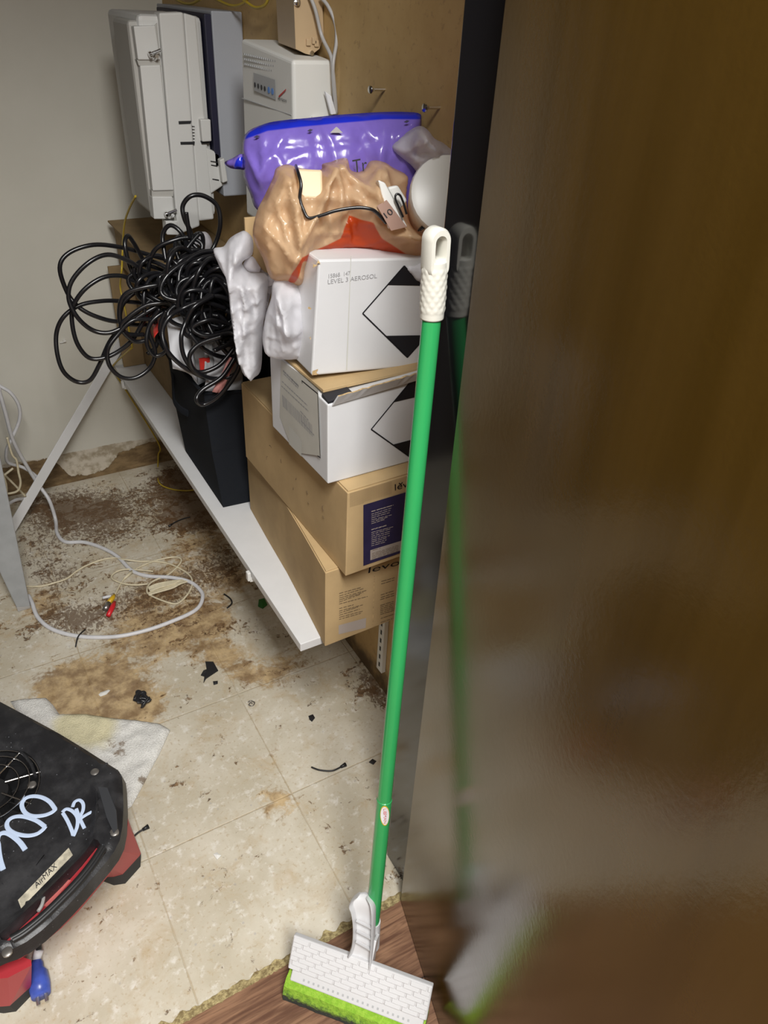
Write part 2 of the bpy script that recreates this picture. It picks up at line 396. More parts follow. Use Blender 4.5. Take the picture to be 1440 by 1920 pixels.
def fill(poly, s, holes=(), extra=()):
    """triangulate a 2-D polygon with inner points about s apart"""
    rings = [resample(poly, s)] + [resample(h, s) for h in holes]; pts = []; edges = []
    for r in rings:
        k = len(pts); pts += r; edges += [(k+i, k+(i+1) % len(r)) for i in range(len(r))]
    nb = len(pts)
    xs = [p[0] for p in poly]; ys = [p[1] for p in poly]; y = min(ys)+s/2; row = 0
    while y < max(ys):
        x = min(xs) + (s/2 if row % 2 else 0)
        while x < max(xs):
            q = (x+random.uniform(-.2, .2)*s, y+random.uniform(-.2, .2)*s)
            if inpoly(q, poly) and not any(inpoly(q, h) for h in holes) and min(polydist(q, r) for r in [poly, *holes]) > s*.45: pts.append(q)
            x += s
        y += s*.87; row += 1
    pts += list(extra)
    V, E_, Fc, ov, oe, of = delaunay_2d_cdt([Vector(p) for p in pts], edges, [], 0, 1e-7)
    V = [tuple(v) for v in V]; fs = []
    for f in Fc:
        c = (sum(V[i][0] for i in f)/len(f), sum(V[i][1] for i in f)/len(f))
        if inpoly(c, poly) and not any(inpoly(c, h) for h in holes): fs.append(list(f))
    return V, fs
def frame_of(pl, pr, lean=0.0):
    """origin, right, up, normal of an upright plane through two points (normal to the viewer's side, leaning back by lean)"""
    u = (pr-pl); u.z = 0; u.normalize(); n = Vector((u.y, -u.x, 0))
    up = Vector((0, 0, 1))
    n2 = (n*cos(lean)+up*sin(lean)).normalized(); v = n2.cross(u)
    return pl, u, v, n2
def puff(name, mat, outline, fr, thick, back=None, parent=None, s=.004, amp=.006, freq=22, folds=(), edge=.03, masks=None, seed=0, rays=()):
    """a bag-like body: outline in photo pixels laid on its own plane, swollen to both sides and crumpled"""
    o, u, v, n = fr; back = thick*.6 if back is None else back
    def to2(px):
        p = PL(px[0], px[1], o, n)-o; return (p.dot(u), p.dot(v))
    poly = [to2(p) for p in spline([(a, b, 0) for a, b in outline], 4, True)[:-1]]
    V, fs = fill(poly, s)
    F2 = [([to2(q) for q in pts], h, wd) for pts, h, wd in folds]
    rr = random.Random(seed*17+3)
    for (cp_, a0, a1, cnt, L0, L1, hh) in rays:            # creases radiating from a gathered point
        c0 = to2(cp_)
        for _ in range(cnt):
            a = math.radians(rr.uniform(a0, a1)); L = rr.uniform(L0, L1); st = rr.uniform(0, .3)*L; bend = rr.uniform(-.35, .35)
            pp = [(c0[0]+cos(a+bend*q_)*(st+(L-st)*q_), c0[1]+sin(a+bend*q_)*(st+(L-st)*q_)) for q_ in (0, .5, 1)]
            F2.append((pp, hh*rr.uniform(.4, 1)*rr.choice((1, 1, -.7)), rr.uniform(.004, .010)))
    K = {k: [[to2(q) for q in m] for m in ms] for k, ms in (masks or {}).items()}
    vs = []; N = len(V); at = {k: [] for k in K}
    hs = []
    for (x, y) in V:
        d = polydist((x, y), poly); q = min(1, d/edge); prof = (1-(1-q)**2)**.5 if q < 1 else 1.0
        w3 = Vector((x*freq, y*freq, seed*3.7)); warp = Vector((noise.noise(w3*.6+Vector((5, 1, 2))), noise.noise(w3*.6+Vector((1, 9, 4))), 0))*.9
        th = noise.noise(Vector((x*5, y*5, seed*1.3)))*2.4+1.2; ca, sa = cos(th), sin(th)
        e1 = Vector(((x*ca+y*sa)*freq*.55, (-x*sa+y*ca)*freq*1.9, seed*2.1)); r1 = (1-min(1, abs(noise.noise(e1+warp*.5))*2.4))**2
        e2 = Vector(((x*sa-y*ca)*freq*1.2, (x*ca+y*sa)*freq*3.6, seed*5.3)); r2 = (1-min(1, abs(noise.noise(e2+warp*.8))*2.4))**2
        r3 = (1-min(1, abs(noise.noise(w3*4.5+warp))*2.2))
        h = thick*prof + amp*(r1*1.5+r2*.45+r3*.12-.6)*min(1, d/.010)
        for pts, hh, wd in F2:
            dd = min(segdist((x, y), pts[i], pts[i+1]) for i in range(len(pts)-1)); h += hh*math.exp(-dd/wd)*min(1, d/.012)
        hs.append(h)
        vs.append(o+u*x+v*y+n*h)
        for k in K:
            best = -1
            for m in K[k]:
                dm = polydist((x, y), m); dm = dm if inpoly((x, y), m) else -dm; best = max(best, dm/.006)
            at[k].append(max(0, min(1, .5+best*.5)))
    allv = list(vs); allf = list(fs)
    bd = {}
    for i, (x, y) in enumerate(V):
        d = polydist((x, y), poly)
        if d < 1e-6: bd[i] = i
        else:
            q = min(1, d/edge); bd[i] = len(allv)
            allv.append(o+u*x+v*y-n*(back*(1-(1-q)**2)**.5+.001))
    for f in fs: allf.append([bd[i] for i in f][::-1])
    for k in at:
        at[k] += [0.0]*0
        base = at[k]; full = base + [0.0]*(len(allv)-N)
        for i in range(N):
            if bd[i] >= N: full[bd[i]] = base[i]
        at[k] = full
    return obj(name, allv, allf, mat, parent, True, at)
def text_geo(s):
    c = bpy.data.curves.new('t', 'FONT'); c.body = s; o = bpy.data.objects.new('t', c); COL.objects.link(o)
    dg = bpy.context.evaluated_depsgraph_get(); me = o.evaluated_get(dg).to_mesh()
    vs = [v.co.copy() for v in me.vertices]; fs = [list(p.vertices) for p in me.polygons]
    o.evaluated_get(dg).to_mesh_clear(); bpy.data.objects.remove(o); bpy.data.curves.remove(c)
    x0 = min(v.x for v in vs); x1 = max(v.x for v in vs); y0 = min(v.y for v in vs); y1 = max(v.y for v in vs)
    return [((v.x-x0)/(x1-x0), (v.y-y0)/(y1-y0)) for v in vs], fs
def text_on(mb, s, bl, br, tl):
    """lettering filling the parallelogram bottom-left, bottom-right, top-left"""
    bl, br, tl = Vector(bl), Vector(br), Vector(tl); uv, fs = text_geo(s)
    mb.add([bl+(br-bl)*a+(tl-bl)*b for a, b in uv], fs); return mb
def bars(mb, rows, at, th, off):
    """unreadable small print: short strokes along each row (two photo points), th thick"""
    for (a, b) in rows:
        A, B = at(*a), at(*b); L = (B-A).length; d = (B-A).normalized(); x = 0
        n = off.normalized(); up = n.cross(d)
        while x < L:
            wl = min(L-x, random.uniform(.004, .012)); p = A+d*x+off; q = p+d*wl
            mb.add([p, q, q+up*th, p+up*th], [[0, 1, 2, 3]]); x += wl+random.uniform(.0012, .0022)
    return mb
def grid(x0, x1, y0, y1, nx, ny, f):
    vs = []; fs = []
    for j in range(ny+1):
        for i in range(nx+1): vs.append(f(x0+(x1-x0)*i/nx, y0+(y1-y0)*j/ny))
    for j in range(ny):
        for i in range(nx): k = j*(nx+1)+i; fs.append([k, k+1, k+nx+2, k+nx+1])
    return vs, fs
def lathe(mb, prof, org, axis, seg=24):
    axis = Vector(axis).normalized(); u = axis.orthogonal().normalized(); b = axis.cross(u); vs = []; fs = []
    for r, h in prof: vs += [Vector(org)+axis*h+(u*cos(2*pi*k/seg)+b*sin(2*pi*k/seg))*r for k in range(seg)]
    for i in range(len(prof)-1):
        for k in range(seg): fs.append([i*seg+k, i*seg+(k+1) % seg, (i+1)*seg+(k+1) % seg, (i+1)*seg+k])
    fs.append(list(range(seg))[::-1]); fs.append([(len(prof)-1)*seg+k for k in range(seg)])
    return mb.add(vs, fs)

# ================================================================== THE SETTING
WX, WY, TH = .688, 2.33, .592              # brown board wall, painted far wall, threshold line
def gauss(p, spots): return sum(a*math.exp(-((p[0]-c.x)**2+(p[1]-c.y)**2)/(r*r)) for c, r, a in spots)
DIRT = [(Z(x, y), r, a) for x, y, r, a in (
    (90, 950, .16, .75), (190, 960, .15, .7), (340, 905, .16, .75), (400, 900, .15, .85), (60, 1040, .12, .5), (110, 1085, .09, .65),
    (190, 1150, .09, .45), (140, 1175, .08, .55), (250, 1110, .09, .5), (330, 1100, .10, .55), (420, 1060, .13, .75), (400, 960, .14, .8),
    (215, 1010, .10, .45), (90, 1150, .08, .5), (330, 980, .08, .5), (500, 1180, .12, .45), (560, 1270, .05, .35), (690, 1270, .06, .8), (715, 1310, .05, .7),
    (300, 1180, .10, .45), (420, 1180, .06, .4), (60, 1280, .08, .2), (545, 1490, .03, .3))]
STAIN = [(Z(x, y), r, a) for x, y, r, a in (
    (120, 1290, .085, 1.1), (200, 1300, .09, 1.1), (265, 1330, .07, .9), (400, 1160, .07, .8), (410, 1225, .06, .8), (330, 1190, .09, .55), (450, 1260, .05, .6),
    (250, 1190, .12, .6), (90, 1130, .08, .5), (440, 1090, .08, .7), (380, 1020, .12, .5), (300, 1100, .14, .6), (150, 1050, .14, .35), (540, 1240, .09, .6), (500, 1280, .04, .5), (512, 1415, .035, .5), (500, 1500, .05, .45), (540, 1500, .04, .5),
    (600, 1350, .05, .3), (620, 1520, .04, .3), (420, 1390, .06, .3), (400, 950, .2, .5), (560, 1590, .05, .3), (100, 1770, .12, .25), (300, 1760, .1, .22), (20, 1160, .12, .35))]
gx0, gx1, gy0, gy1 = -1.2, .95, TH, 2.6
vs, fs = grid(gx0, gx1, gy0, gy1, 108, 100, lambda x, y: Vector((x, y, 0)))
fl = obj('floor', vs, fs, 'floor', attrs={'dirt': [gauss(v, DIRT) for v in vs], 'stain': [gauss(v, STAIN) for v in vs]}); struct(fl)
struct(MB().box((-1.4, -2.2, -.03), (.95, TH, .002)).build('floor', 'wood'))
# painted far wall, with the bare strip at the foot
BT = [(0, 878), (50, 868), (92, 858), (112, 872), (130, 892), (175, 890), (205, 875), (222, 852), (262, 836), (310, 822)]   # top of the bare strip
bt = sorted((Y(px, py, WY).x, max(.012, Y(px, py, WY).z)) for px, py in BT)
pt_ = sorted((Y(px, py, WY).x, Y(px, py, WY).z) for px, py in ((0, 872), (90, 858), (160, 843), (230, 829), (310, 818)))
def interp(tab, x):
    if x <= tab[0][0]: return tab[0][1]
    for (a, b), (c, d) in zip(tab, tab[1:]):
        if x <= c: return b+(d-b)*(x-a)/(c-a)
    return tab[-1][1]
vs, fs = grid(-1.2, .95, 0, .16, 215, 16, lambda x, z: Vector((x, WY, z)))
v2, f2 = grid(-1.2, .95, .16, 2.42, 6, 6, lambda x, z: Vector((x, WY, z)))
k = len(vs); vs += v2; fs += [[i+k for i in f] for f in f2]
struct(obj('wall_back', vs, fs, 'wallpaint', attrs={
    'bare': [max(0, min(1, .5+(interp(bt, v.x)-v.z)/.03)) for v in vs], 'peel': [max(0, min(1, .5+(interp(pt_, v.x)-v.z)/.02)) for v in vs]}))
struct(MB().box((WX, .68, 0), (WX+.02, 2.6, 2.42)).build('wall_right', 'ply'))
struct(MB().box((-.66, .68, 0), (-.63, 2.33, 2.42)).box((-.63, 1.92, 0), (-.075, 2.3295, 2.42)).build('wall_left_and_blocker', 'darkwall'))  # unseen dark wall; column added to cut pale reflections in jamb and door
struct(MB().box((-1.4, -2.2, 2.40), (.95, 2.6, 2.44)).build('ceiling', 'ceil'))
mb = MB(); mb.box((-1.2, .585, 0), (-.62, .68, 2.4)); mb.box((-.62, .585, 1.985), (.482, .68, 2.4)); mb.box((.53, .60, 0), (.95, .675, 2.4))
struct(mb.build('wall_front', 'plain'))
struct(MB().box((-1.42, -2.2, 0), (-1.4, TH, 2.42)).build('wall_hall_left', 'plain'))
struct(MB().box((.95, -2.2, 0), (.97, .68, 2.42)).build('wall_hall_right', 'plain'))
struct(MB().box((-1.4, -2.22, 0), (.95, -2.2, 2.42)).build('wall_hall_back', 'plain'))
# black jamb, dark door standing open
struct(MB().box((.481, .592, 0), (.53, .68, 2.05), .0015).build('trim_1', 'jamb'))
struct(MB().box((-.62, .585, 0), (-.60, .68, 2.05), .0015).build('trim_2', 'jamb'))
HP = Vector((.456, .588, 0)); DD = Vector((-.2377, -.9713, 0)); DN = Vector((.9713, -.2377, 0))
dm = Matrix.Translation(HP) @ Matrix((( DD.x, DN.x, 0), (DD.y, DN.y, 0), (0, 0, 1))).to_4x4()
dr = MB().box((0, 0, .006), (.68, .036, 2.03), .002, mat=dm).build('door_1', 'door'); struct(dr)
# yellow glue residue along the edge of the tile
mb = MB(); top = []; bot = []
x = -.62
while x < .475:
    top.append((x, TH+.004+max(0, .012*(noise.noise(Vector((x*60, 1, 0)))+.55)))); bot.append((x, TH-.004-.004*abs(noise.noise(Vector((x*90, 5, 0))))))
    x += .005
for i in range(len(top)-1):
    a, b, c, d = bot[i], bot[i+1], top[i+1], top[i]
    mb.add([(*a, .0028), (*b, .0028), (*c, .001), (*d, .001)], [[0, 1, 2, 3]])
struct(mb.build('trim_3', 'glue'))

# ================================================================== SHELF
SZ, SX, SY0, SY1 = .40, .411, .919, 2.300
t = thing('wall_shelf', ((SX+WX)/2, 1.6, SZ-.02), 'long white melamine wall shelf carrying the boxes', 'shelf')
MB().box((SX, SY0, SZ-.019), (WX-.001, SY1, SZ), .0012).build('board', 'shelf', t)
for yb in (1.165, 2.185):
    b = MB().hexa([(SX-.004, yb-.004, SZ-.030), (WX-.008, yb-.004, SZ-.075), (WX-.008, yb+.004, SZ-.075), (SX-.004, yb+.004, SZ-.030),
                   (SX-.004, yb-.004, SZ-.019), (WX-.008, yb-.004, SZ-.019), (WX-.008, yb+.004, SZ-.019), (SX-.004, yb+.004, SZ-.019)], .001)
    b.box((SX-.009, yb-.006, SZ-.026), (SX-.001, yb+.006, SZ-.004), .002)
    b.build('bracket', 'steelwhite', t)
t = thing('wall_standard', (WX-.01, 1.056, .0), 'white slotted steel shelf standard on the brown wall below the boxes', 'shelf standard')
MB().box((WX-.012, 1.046, .07), (WX-.0005, 1.070, .37), .001).build('rail', 'steelwhite', t)
mb = MB()
for i in range(11):
    z = .085+i*.026; mb.box((WX-.0126, 1.055, z), (WX-.0118, 1.060, z+.013))
mb.build('slots', 'dark', t)
# ================================================================== CARTONS
N_Y = Vector((0, -1, 0)); N_X = Vector((-1, 0, 0))
# lower brown carton
lowp = [Vector((.449, .893, 0))] + [Z(px, py, SZ) for px, py in ((570, 1135), (538, 1074), (500, 1009))] + [Vector((.494, 1.372, 0)), Vector((.676, 1.372, 0)), Vector((.676, .899, 0))]
LZ1 = .579
t = thing('cardboard_carton', (.56, 1.13, SZ), 'brown carton resting on the shelf, lowest of the front stack, printed grey text', 'box')
MB().prism([(p.x, p.y) for p in lowp], SZ+.0005, LZ1-.003, .0012).build('body', 'cardboard_smudged' if False else 'cardboard', t)
MB().prism([(p.x+.0022, p.y+.0022) for p in lowp[:5]]+[(.675, 1.371), (.675, .907)], LZ1-.0045, LZ1, .0008).build('lid', 'cardboard', t)
cp = crop(600, 860, 5.333); fy = lambda x, y: PL(*cp(x, y), (.449, .893, 0), Vector((.006/.227, -1, 0)).normalized())
pr = MB(); off = Vector((0, -.0006, 0))
rows = [((190, 1350), (405, 1290))]+[((190, 1375+i*20-0), (480-random.randint(0, 120), 1375+i*20-(480-190)*.29+8)) for i in range(5)]
rows += [((190, 1500), (335, 1462))]+[((190, 1525+i*21), (430-random.randint(0, 60), 1525+i*21-62)) for i in range(5)]
rows += [((605, 1365), (745, 1320)), ((605, 1390), (745, 1345)), ((600, 1412), (740, 1368))]+[((600, 1470+i*18), (735, 1470+i*18-42)) for i in range(6)]+[((605, 1600), (740, 1555)), ((605, 1640), (720, 1600))]+[((610, 1230), (745, 1192)), ((610, 1255), (740, 1215))]
bars(pr, rows, fy, .0016, off)
pr.build('printed_text', 'brownink', t)
mb = MB(); q = [fy(185, 1665)+off, fy(460, 1590)+off, fy(455, 1690)+off, fy(185, 1755)+off]; q2 = [fy(200, 1700)+off*1.5]
mb.strip([q]); mb.build('printed_panel', 'tanink', t)
mb = MB(); mb.strip([[fy(540, 1160)+off, fy(546, 1158)+off, fy(528, 1690)+off, fy(522, 1692)+off]]); mb.build('fold_seam', 'cardboard_edge', t)
mb = MB(); text_on(mb, 'levoit', fy(480, 1145)+off, fy(905, 1030)+off, fy(490, 1085)+off); mb.build('printed_name', 'ink', t)
# upper brown carton, set over the lower one
UZ0, UZ1 = LZ1+.0008, .753
t = thing('cardboard_carton', (.58, 1.09, UZ0), 'brown carton with a dark blue panel on its front, under the white cartons', 'box')
up = [(.474, .866), (.682, .874), (.682, 1.318), (.470, 1.312)]
MB().prism(up, UZ0, UZ1-.003, .0015).build('body', 'cardboard', t)
MB().prism([(.476, .8685), (.681, .876), (.681, 1.316), (.472, 1.310)], UZ1-.0045, UZ1, .0008).build('lid', 'cardboard', t)
fu = lambda x, y: PL(*cp(x, y), (.474, .8655, 0), Vector((.008/.208, -1, 0)).normalized())
off = Vector((0, -.0006, 0))
MB().strip([[fu(432, 462)+off, fu(990, 293)+off, fu(955, 890)+off, fu(432, 1070)+off]]).build('printed_panel', 'navy', t)
mb = MB()
rows = [((510, 530), (730, 465)), ((510, 527), (730, 462))]+[((510, 555+i*19), (760-random.randint(0, 60)-i*14, 555+i*19-(230-i*14)*.27)) for i in range(6)]
rows += [((510, 712), (660, 668)), ((510, 708), (660, 664))]+[((510, 738+i*19), (735-random.randint(0, 40)-i*10, 738+i*19-(215-i*10)*.27)) for i in range(8)]
bars(mb, rows, fu, .0012, off*2); mb.build('printed_text', 'tanink', t)
MB().strip([[fu(500, 912)+off*2, fu(960, 770)+off*2, fu(955, 865)+off*2, fu(500, 1012)+off*2]]).build('panel_note', 'tanink', t)
mb = MB(); bars(mb, [((520, 905+8), (600, 885+8))]+[((515, 945+i*13), (780, 862+i*13)) for i in range(5)], fu, .0009, off*3); mb.build('note_text', 'brownink', t)
mb = MB(); text_on(mb, 'levoit', fu(748, 318)+off, fu(1010, 240)+off, fu(745, 255)+off); mb.build('printed_name', 'ink', t)
mb = MB(); mb.tube(spline([fu(788, 243)+off, fu(800, 250)+off, fu(812, 249)+off, fu(822, 233)+off], 5), .0009, 6, .4, up=(0, -1, 0)); mb.build('printed_accent', 'ink', t)
sm = crop(440, 680, 6.0)
for x, y in ((200, 530), (260, 600), (270, 930), (400, 960), (370, 1090), (530, 1110), (320, 1200), (680, 1290), (650, 1400), (820, 1450), (830, 1560), (1000, 1640), (990, 1750)):
    p = X(*sm(x, y), .4716)+Vector((-.0004, 0, 0)); a0 = random.uniform(0, 6)
    mb = MB().tube([p+Vector((0, .005*cos(a0+q*.7), .005*sin(a0+q*.7)))+Vector((0, -.003*q*.2, .001*q)) for q in range(random.choice((3, 4)))], .0008, 6, .4, up=(-1, 0, 0))
    mb.build('printed_mark', 'brownink', t)
mb = MB()
for i in range(30):
    for j in range(11):
        x, y = 300+i*14, 350-i*14*.29+j*13
        if (y > 440-(x-432)*.30 and x > 428) or x > 730: continue
        p = fu(x, y)+off; mb.add([p, p+Vector((.0014, 0, 0)), p+Vector((.0014, 0, .0014)), p+Vector((0, 0, .0014))], [[0, 1, 2, 3]])
mb.build('dot_pattern', 'cardboard_smudged', t)
# lower white carton, open flap
WZ0, WZ1 = UZ1+.001, .905
t = thing('white_carton', (.555, 1.0, WZ0), 'white carton with a torn-open front flap, a barcode label on its left side', 'box')
fy0 = .898; body = MB()
body.hexa([(.455, fy0, WZ0), (.668, fy0+.004, WZ0), (.668, 1.116, WZ0), (.452, 1.112, WZ0), (.455, fy0+.002, WZ1-.012), (.668, fy0+.006, WZ1+.006), (.668, 1.116, WZ1), (.452, 1.112, WZ1)], .002)
body.build('body', 'whiteboard', t)
MB().hexa([(.460, .925, WZ1-.004), (.664, .925, WZ1+.001), (.664, 1.108, WZ1-.002), (.4545, 1.108, WZ1-.002), (.460, .925, WZ1+.001), (.664, .925, WZ1+.0065), (.664, 1.108, WZ1+.002), (.4545, 1.108, WZ1+.002)], .0006).build('inner_flap', 'cardboard', t)
# torn front flap standing up
cw = crop(490, 660, 4.645)
mb = MB(); lo = []; hi = []
for i in range(25):
    k = i/24; x = .462+(.664-.462)*k
    lo.append(Vector((x, fy0-.0005, WZ1-.014+.018*k))); hi.append(Vector((x+.004, fy0-.012+.004*k, WZ1+.006+.014*k+.0022*noise.noise(Vector((i*.9, 2, 0))))))
n = len(lo); th = Vector((0, .0035, 0))
mb.v = lo+hi+[p+th for p in lo]+[p+th for p in hi]
for i in range(n-1):
    mb.f += [[i, i+1, n+i+1, n+i], [2*n+i, 3*n+i, 3*n+i+1, 2*n+i+1], [n+i, n+i+1, 3*n+i+1, 3*n+i], [i, 2*n+i, 2*n+i+1, i+1]]
mb.f += [[0, n, 3*n, 2*n], [n-1, 3*n-1, 4*n-1, 2*n-1]]
fo = mb.build('front_flap', ['whiteboard', 'cardboard_edge'], t)
for p in fo.data.polygons:
    if p.index % 4 == 2: p.material_index = 1
# black inside at the torn corner
MB().hexa([(.457, .902, WZ1-.012), (.50, .902, WZ1-.008), (.50, .924, WZ1-.008), (.457, .924, WZ1-.012), (.457, .902, WZ1-.008), (.50, .902, WZ1-.003), (.50, .924, WZ1-.0015), (.457, .924, WZ1-.004)]).build('torn_corner', 'ink', t)
ff = lambda x, y: PL(*cw(x, y), (.455, fy0, WZ0), Vector((.004/.213, -1, .0)).normalized())
fn = Vector((.0188, -1, .013)).normalized(); ff = lambda x, y: PL(*cw(x, y), (.455, fy0, WZ0), fn); off = fn*.0007
def lerp(a, b, k): return a+(b-a)*k
def clip_x(poly, xm):
    out = []
    for i in range(len(poly)):
        a, b = poly[i-1], poly[i]
        if (a.x <= xm) != (b.x <= xm): out.append(a.lerp(b, (xm-a.x)/(b.x-a.x)))
        if b.x <= xm: out.append(b)
    return out
# diamond: left vertex L, upper-left edge to T, lower-left edge to B (right half lies behind the pole)
def diamond(parent, at, L, T, B, xm, e1, e2, off):
    L_, T_, B_ = at(*L), at(*T), at(*B); c = (T_+B_)/2; R_ = c*2-L_
    mb = MB(); wv = .0022
    def put(q):
        q = clip_x(q, xm)
        if len(q) > 2: mb.add(q, [list(range(len(q)))])
    for a, b in ((L_, T_), (L_, B_), (R_, T_), (R_, B_)):
        d = (b-a).normalized(); s_ = d.cross(off.normalized())*wv*.5
        put([a+s_+off, b+s_+off, b-s_+off, a-s_+off])
    a1, a2 = lerp(L_, T_, e1), lerp(R_, T_, e1); b1, b2 = lerp(L_, B_, e2), lerp(R_, B_, e2)
    put([a1+off, a2+off, T_+off]); put([b1+off, B_+off, b2+off])
    return mb.build('diamond_mark', 'ink', parent)
diamond(t, ff, (955, 672), (1440, 82), (1400, 990), .664, .40, .40, off)
# label on the left side
lx = lambda x, y: X(*cw(x, y), .4528)+Vector((-.0009, 0, 0))
MB().strip([[lx(175, 70), lx(345, 190), lx(500, 330), lx(520, 905), lx(345, 880), lx(240, 760), lx(165, 560)]]).build('shipping_label', 'labelgrey', t)
lo2 = lambda x, y: X(*cw(x, y), .4518)
MB().strip([[lo2(240, 640), lo2(350, 770), lo2(350, 912), lo2(240, 800)]]).build('tape_strip', 'tape', t)
mb = MB(); x = 180
while x < 440:
    wd = random.uniform(2, 6); y0 = 370+(x-180)*1.02; mb.add([lo2(x, y0), lo2(x+wd, y0+wd), lo2(x+wd+8, y0+wd+105), lo2(x+8, y0+105)], [[0, 1, 2, 3]]); x += wd+random.uniform(2, 7)
mb.build('barcode', 'greyink', t)
mb = MB()
def lline(a, b, wd): 
    A, B = lo2(*a), lo2(*b); d = (B-A).normalized(); s_ = d.cross(N_X)*wd*.5; mb.add([A+s_, B+s_, B-s_, A-s_], [[0, 1, 2, 3]])
lline((352, 250), (492, 365), .0022); lline((490, 362), (512, 915), .002); lline((490, 905), (516, 922), .002); lline((352, 245), (356, 275), .002)
mb.build('label_bracket', 'ink', t)
mb = MB(); bars(mb, [((190, 165), (325, 300)), ((190, 172), (325, 307)), ((195, 195), (320, 320)), ((180, 260), (400, 470)), ((175, 300), (410, 520)), ((340, 520), (410, 600)), ((345, 600), (460, 730))], lo2, .0022, Vector((-.0001, 0, 0))); mb.build('label_text', 'greyink', t)
# upper white carton, tipped a little to the right
A0 = Vector((.455, .955, WZ1+.012)); tm = Matrix.Translation(A0) @ Matrix.Rotation(math.radians(-3), 4, 'Z') @ Matrix.Rotation(math.radians(4.0), 4, 'Y')
HB = .174
t = thing('white_carton', A0+Vector((.1, .09, 0)), 'white carton with black diamond mark and faint stamp, tilted on the open carton', 'box')
MB().box((0, 0, 0), (.205, .185, HB), .003, mat=tm).build('body', 'whiteboard', t)
un = (tm.to_3x3() @ Vector((0, -1, 0))).normalized(); cu = crop(560, 470, 6.0)
fw = lambda x, y: PL(*cu(x, y), A0, un); off = un*.0007
diamond(t, fw, (718, 705), (1185, 170), (1222, 1200), .655, .60, .49, off)
mb = MB(); text_on(mb, '15868  147', fw(335, 308)+off, fw(578, 272)+off, fw(335, 262)+off); text_on(mb, 'LEVEL 3 AEROSOL', fw(325, 375)+off, fw(878, 305)+off, fw(325, 325)+off)
mb.build('stamped_text', 'greyink', t)
MB().strip([[fw(583, 60)+off, fw(590, 60)+off, fw(545, 1340)+off, fw(530, 1340)+off]]).build('tape_edge', 'tape', t)
for (x, y, r) in ((185, 1365, .006), (120, 640, .003), (130, 980, .003), (190, 140, .007)):
    p = fw(x, y)+un*.001; mb = MB()
    for i in range(3): mb.add([p+Vector((random.uniform(-r, r), -.0006*i, random.uniform(-r, r))) for _ in range(4)], [[0, 1, 2, 3]])
    mb.build('scuff', 'cardboard_edge', t)
# plain carton behind, carrying the purple bag
t = thing('cardboard_carton', (.56, 1.2, UZ1), 'tan carton behind the white cartons, its corner showing left of the tan bag', 'box')
pc = Y(458, 408, 1.153)
MB().box((.548, 1.150, UZ1+.001), (.66, 1.30, .985), .002).build('body', 'cardboard_shaded', t)
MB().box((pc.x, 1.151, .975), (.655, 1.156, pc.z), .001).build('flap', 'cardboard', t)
MB().box((.53, 1.157, .98), (.65, 1.30, pc.z+.010), .001).build('flap', 'cardboard_shaded', t)
# two cartons at the far end of the shelf
q = Y(205, 412, 2.28)
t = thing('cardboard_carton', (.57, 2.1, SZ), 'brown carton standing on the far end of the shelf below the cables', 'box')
MB().box((.500, 1.80, SZ+.0005), (.683, 2.285, .712), .003).build('body', 'cardboard_shaded', t)
MB().box((.434, 2.270, SZ+.002), (.500, 2.278, .714), .001).build('side_flap', 'cardboard_shaded', t)
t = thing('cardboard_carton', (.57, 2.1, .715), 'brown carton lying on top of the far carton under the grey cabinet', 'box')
MB().box((.470, 1.83, .7155), (.683, 2.285, .835), .003).build('body', 'cardboard_shaded', t)
MB().box((.455, 1.84, .834), (.683, 2.280, .839), .001).build('lid', 'cardboard_shaded', t)

# ================================================================== FABRIC BIN AND ITS PAPERS
t = thing('fabric_bin', (.55, 1.52, SZ), 'black fabric storage bin on the shelf behind the brown cartons', 'bin')
bb = [Vector((.440, 1.405, SZ+.001)), Vector((.640, 1.390, SZ+.001)), Vector((.650, 1.700, SZ+.001)), Vector((.443, 1.690, SZ+.001))]
bt4 = [Vector((.424, 1.418, .690)), Vector((.640, 1.375, .678)), Vector((.655, 1.70, .690)), Vector((.415, 1.640, .690))]
mb = MB(); ctr = Vector((.54, 1.54, 0))
def ring(q, k, z=None): return [Vector((ctr.x+(p.x-ctr.x)*k, ctr.y+(p.y-ctr.y)*k, p.z if z is None else z)) for p in q]
rings = [bb, [a.lerp(b, .5)+Vector((-.004, 0, 0)) for a, b in zip(bb, bt4)], bt4, ring(bt4, .96), ring(bb, .95, SZ+.006)]
for r in rings: mb.v += r
for i in range(4):
    for k in range(4): mb.f.append([i*4+k, i*4+(k+1) % 4, (i+1)*4+(k+1) % 4, (i+1)*4+k])
mb.f += [[3, 2, 1, 0], [16, 17, 18, 19]]
bo = mb.build('body', 'fabric', t)
c7 = crop(280, 560, 4.571); hx = lambda x, y, d=0: X(*c7(x, y), .418+d)
MB().tube(spline([hx(200, 640), hx(205, 760, -.004), hx(215, 880, -.008), hx(270, 950, -.004), hx(330, 985, .004)], 6), .009, 8, .25, up=(-1, 0, .2)).build('handle', 'fabric', t)
MB().tube([a for a in ring(bt4, 1.0)]+[bt4[0]], .004, 6).build('rim', 'fabric', t)
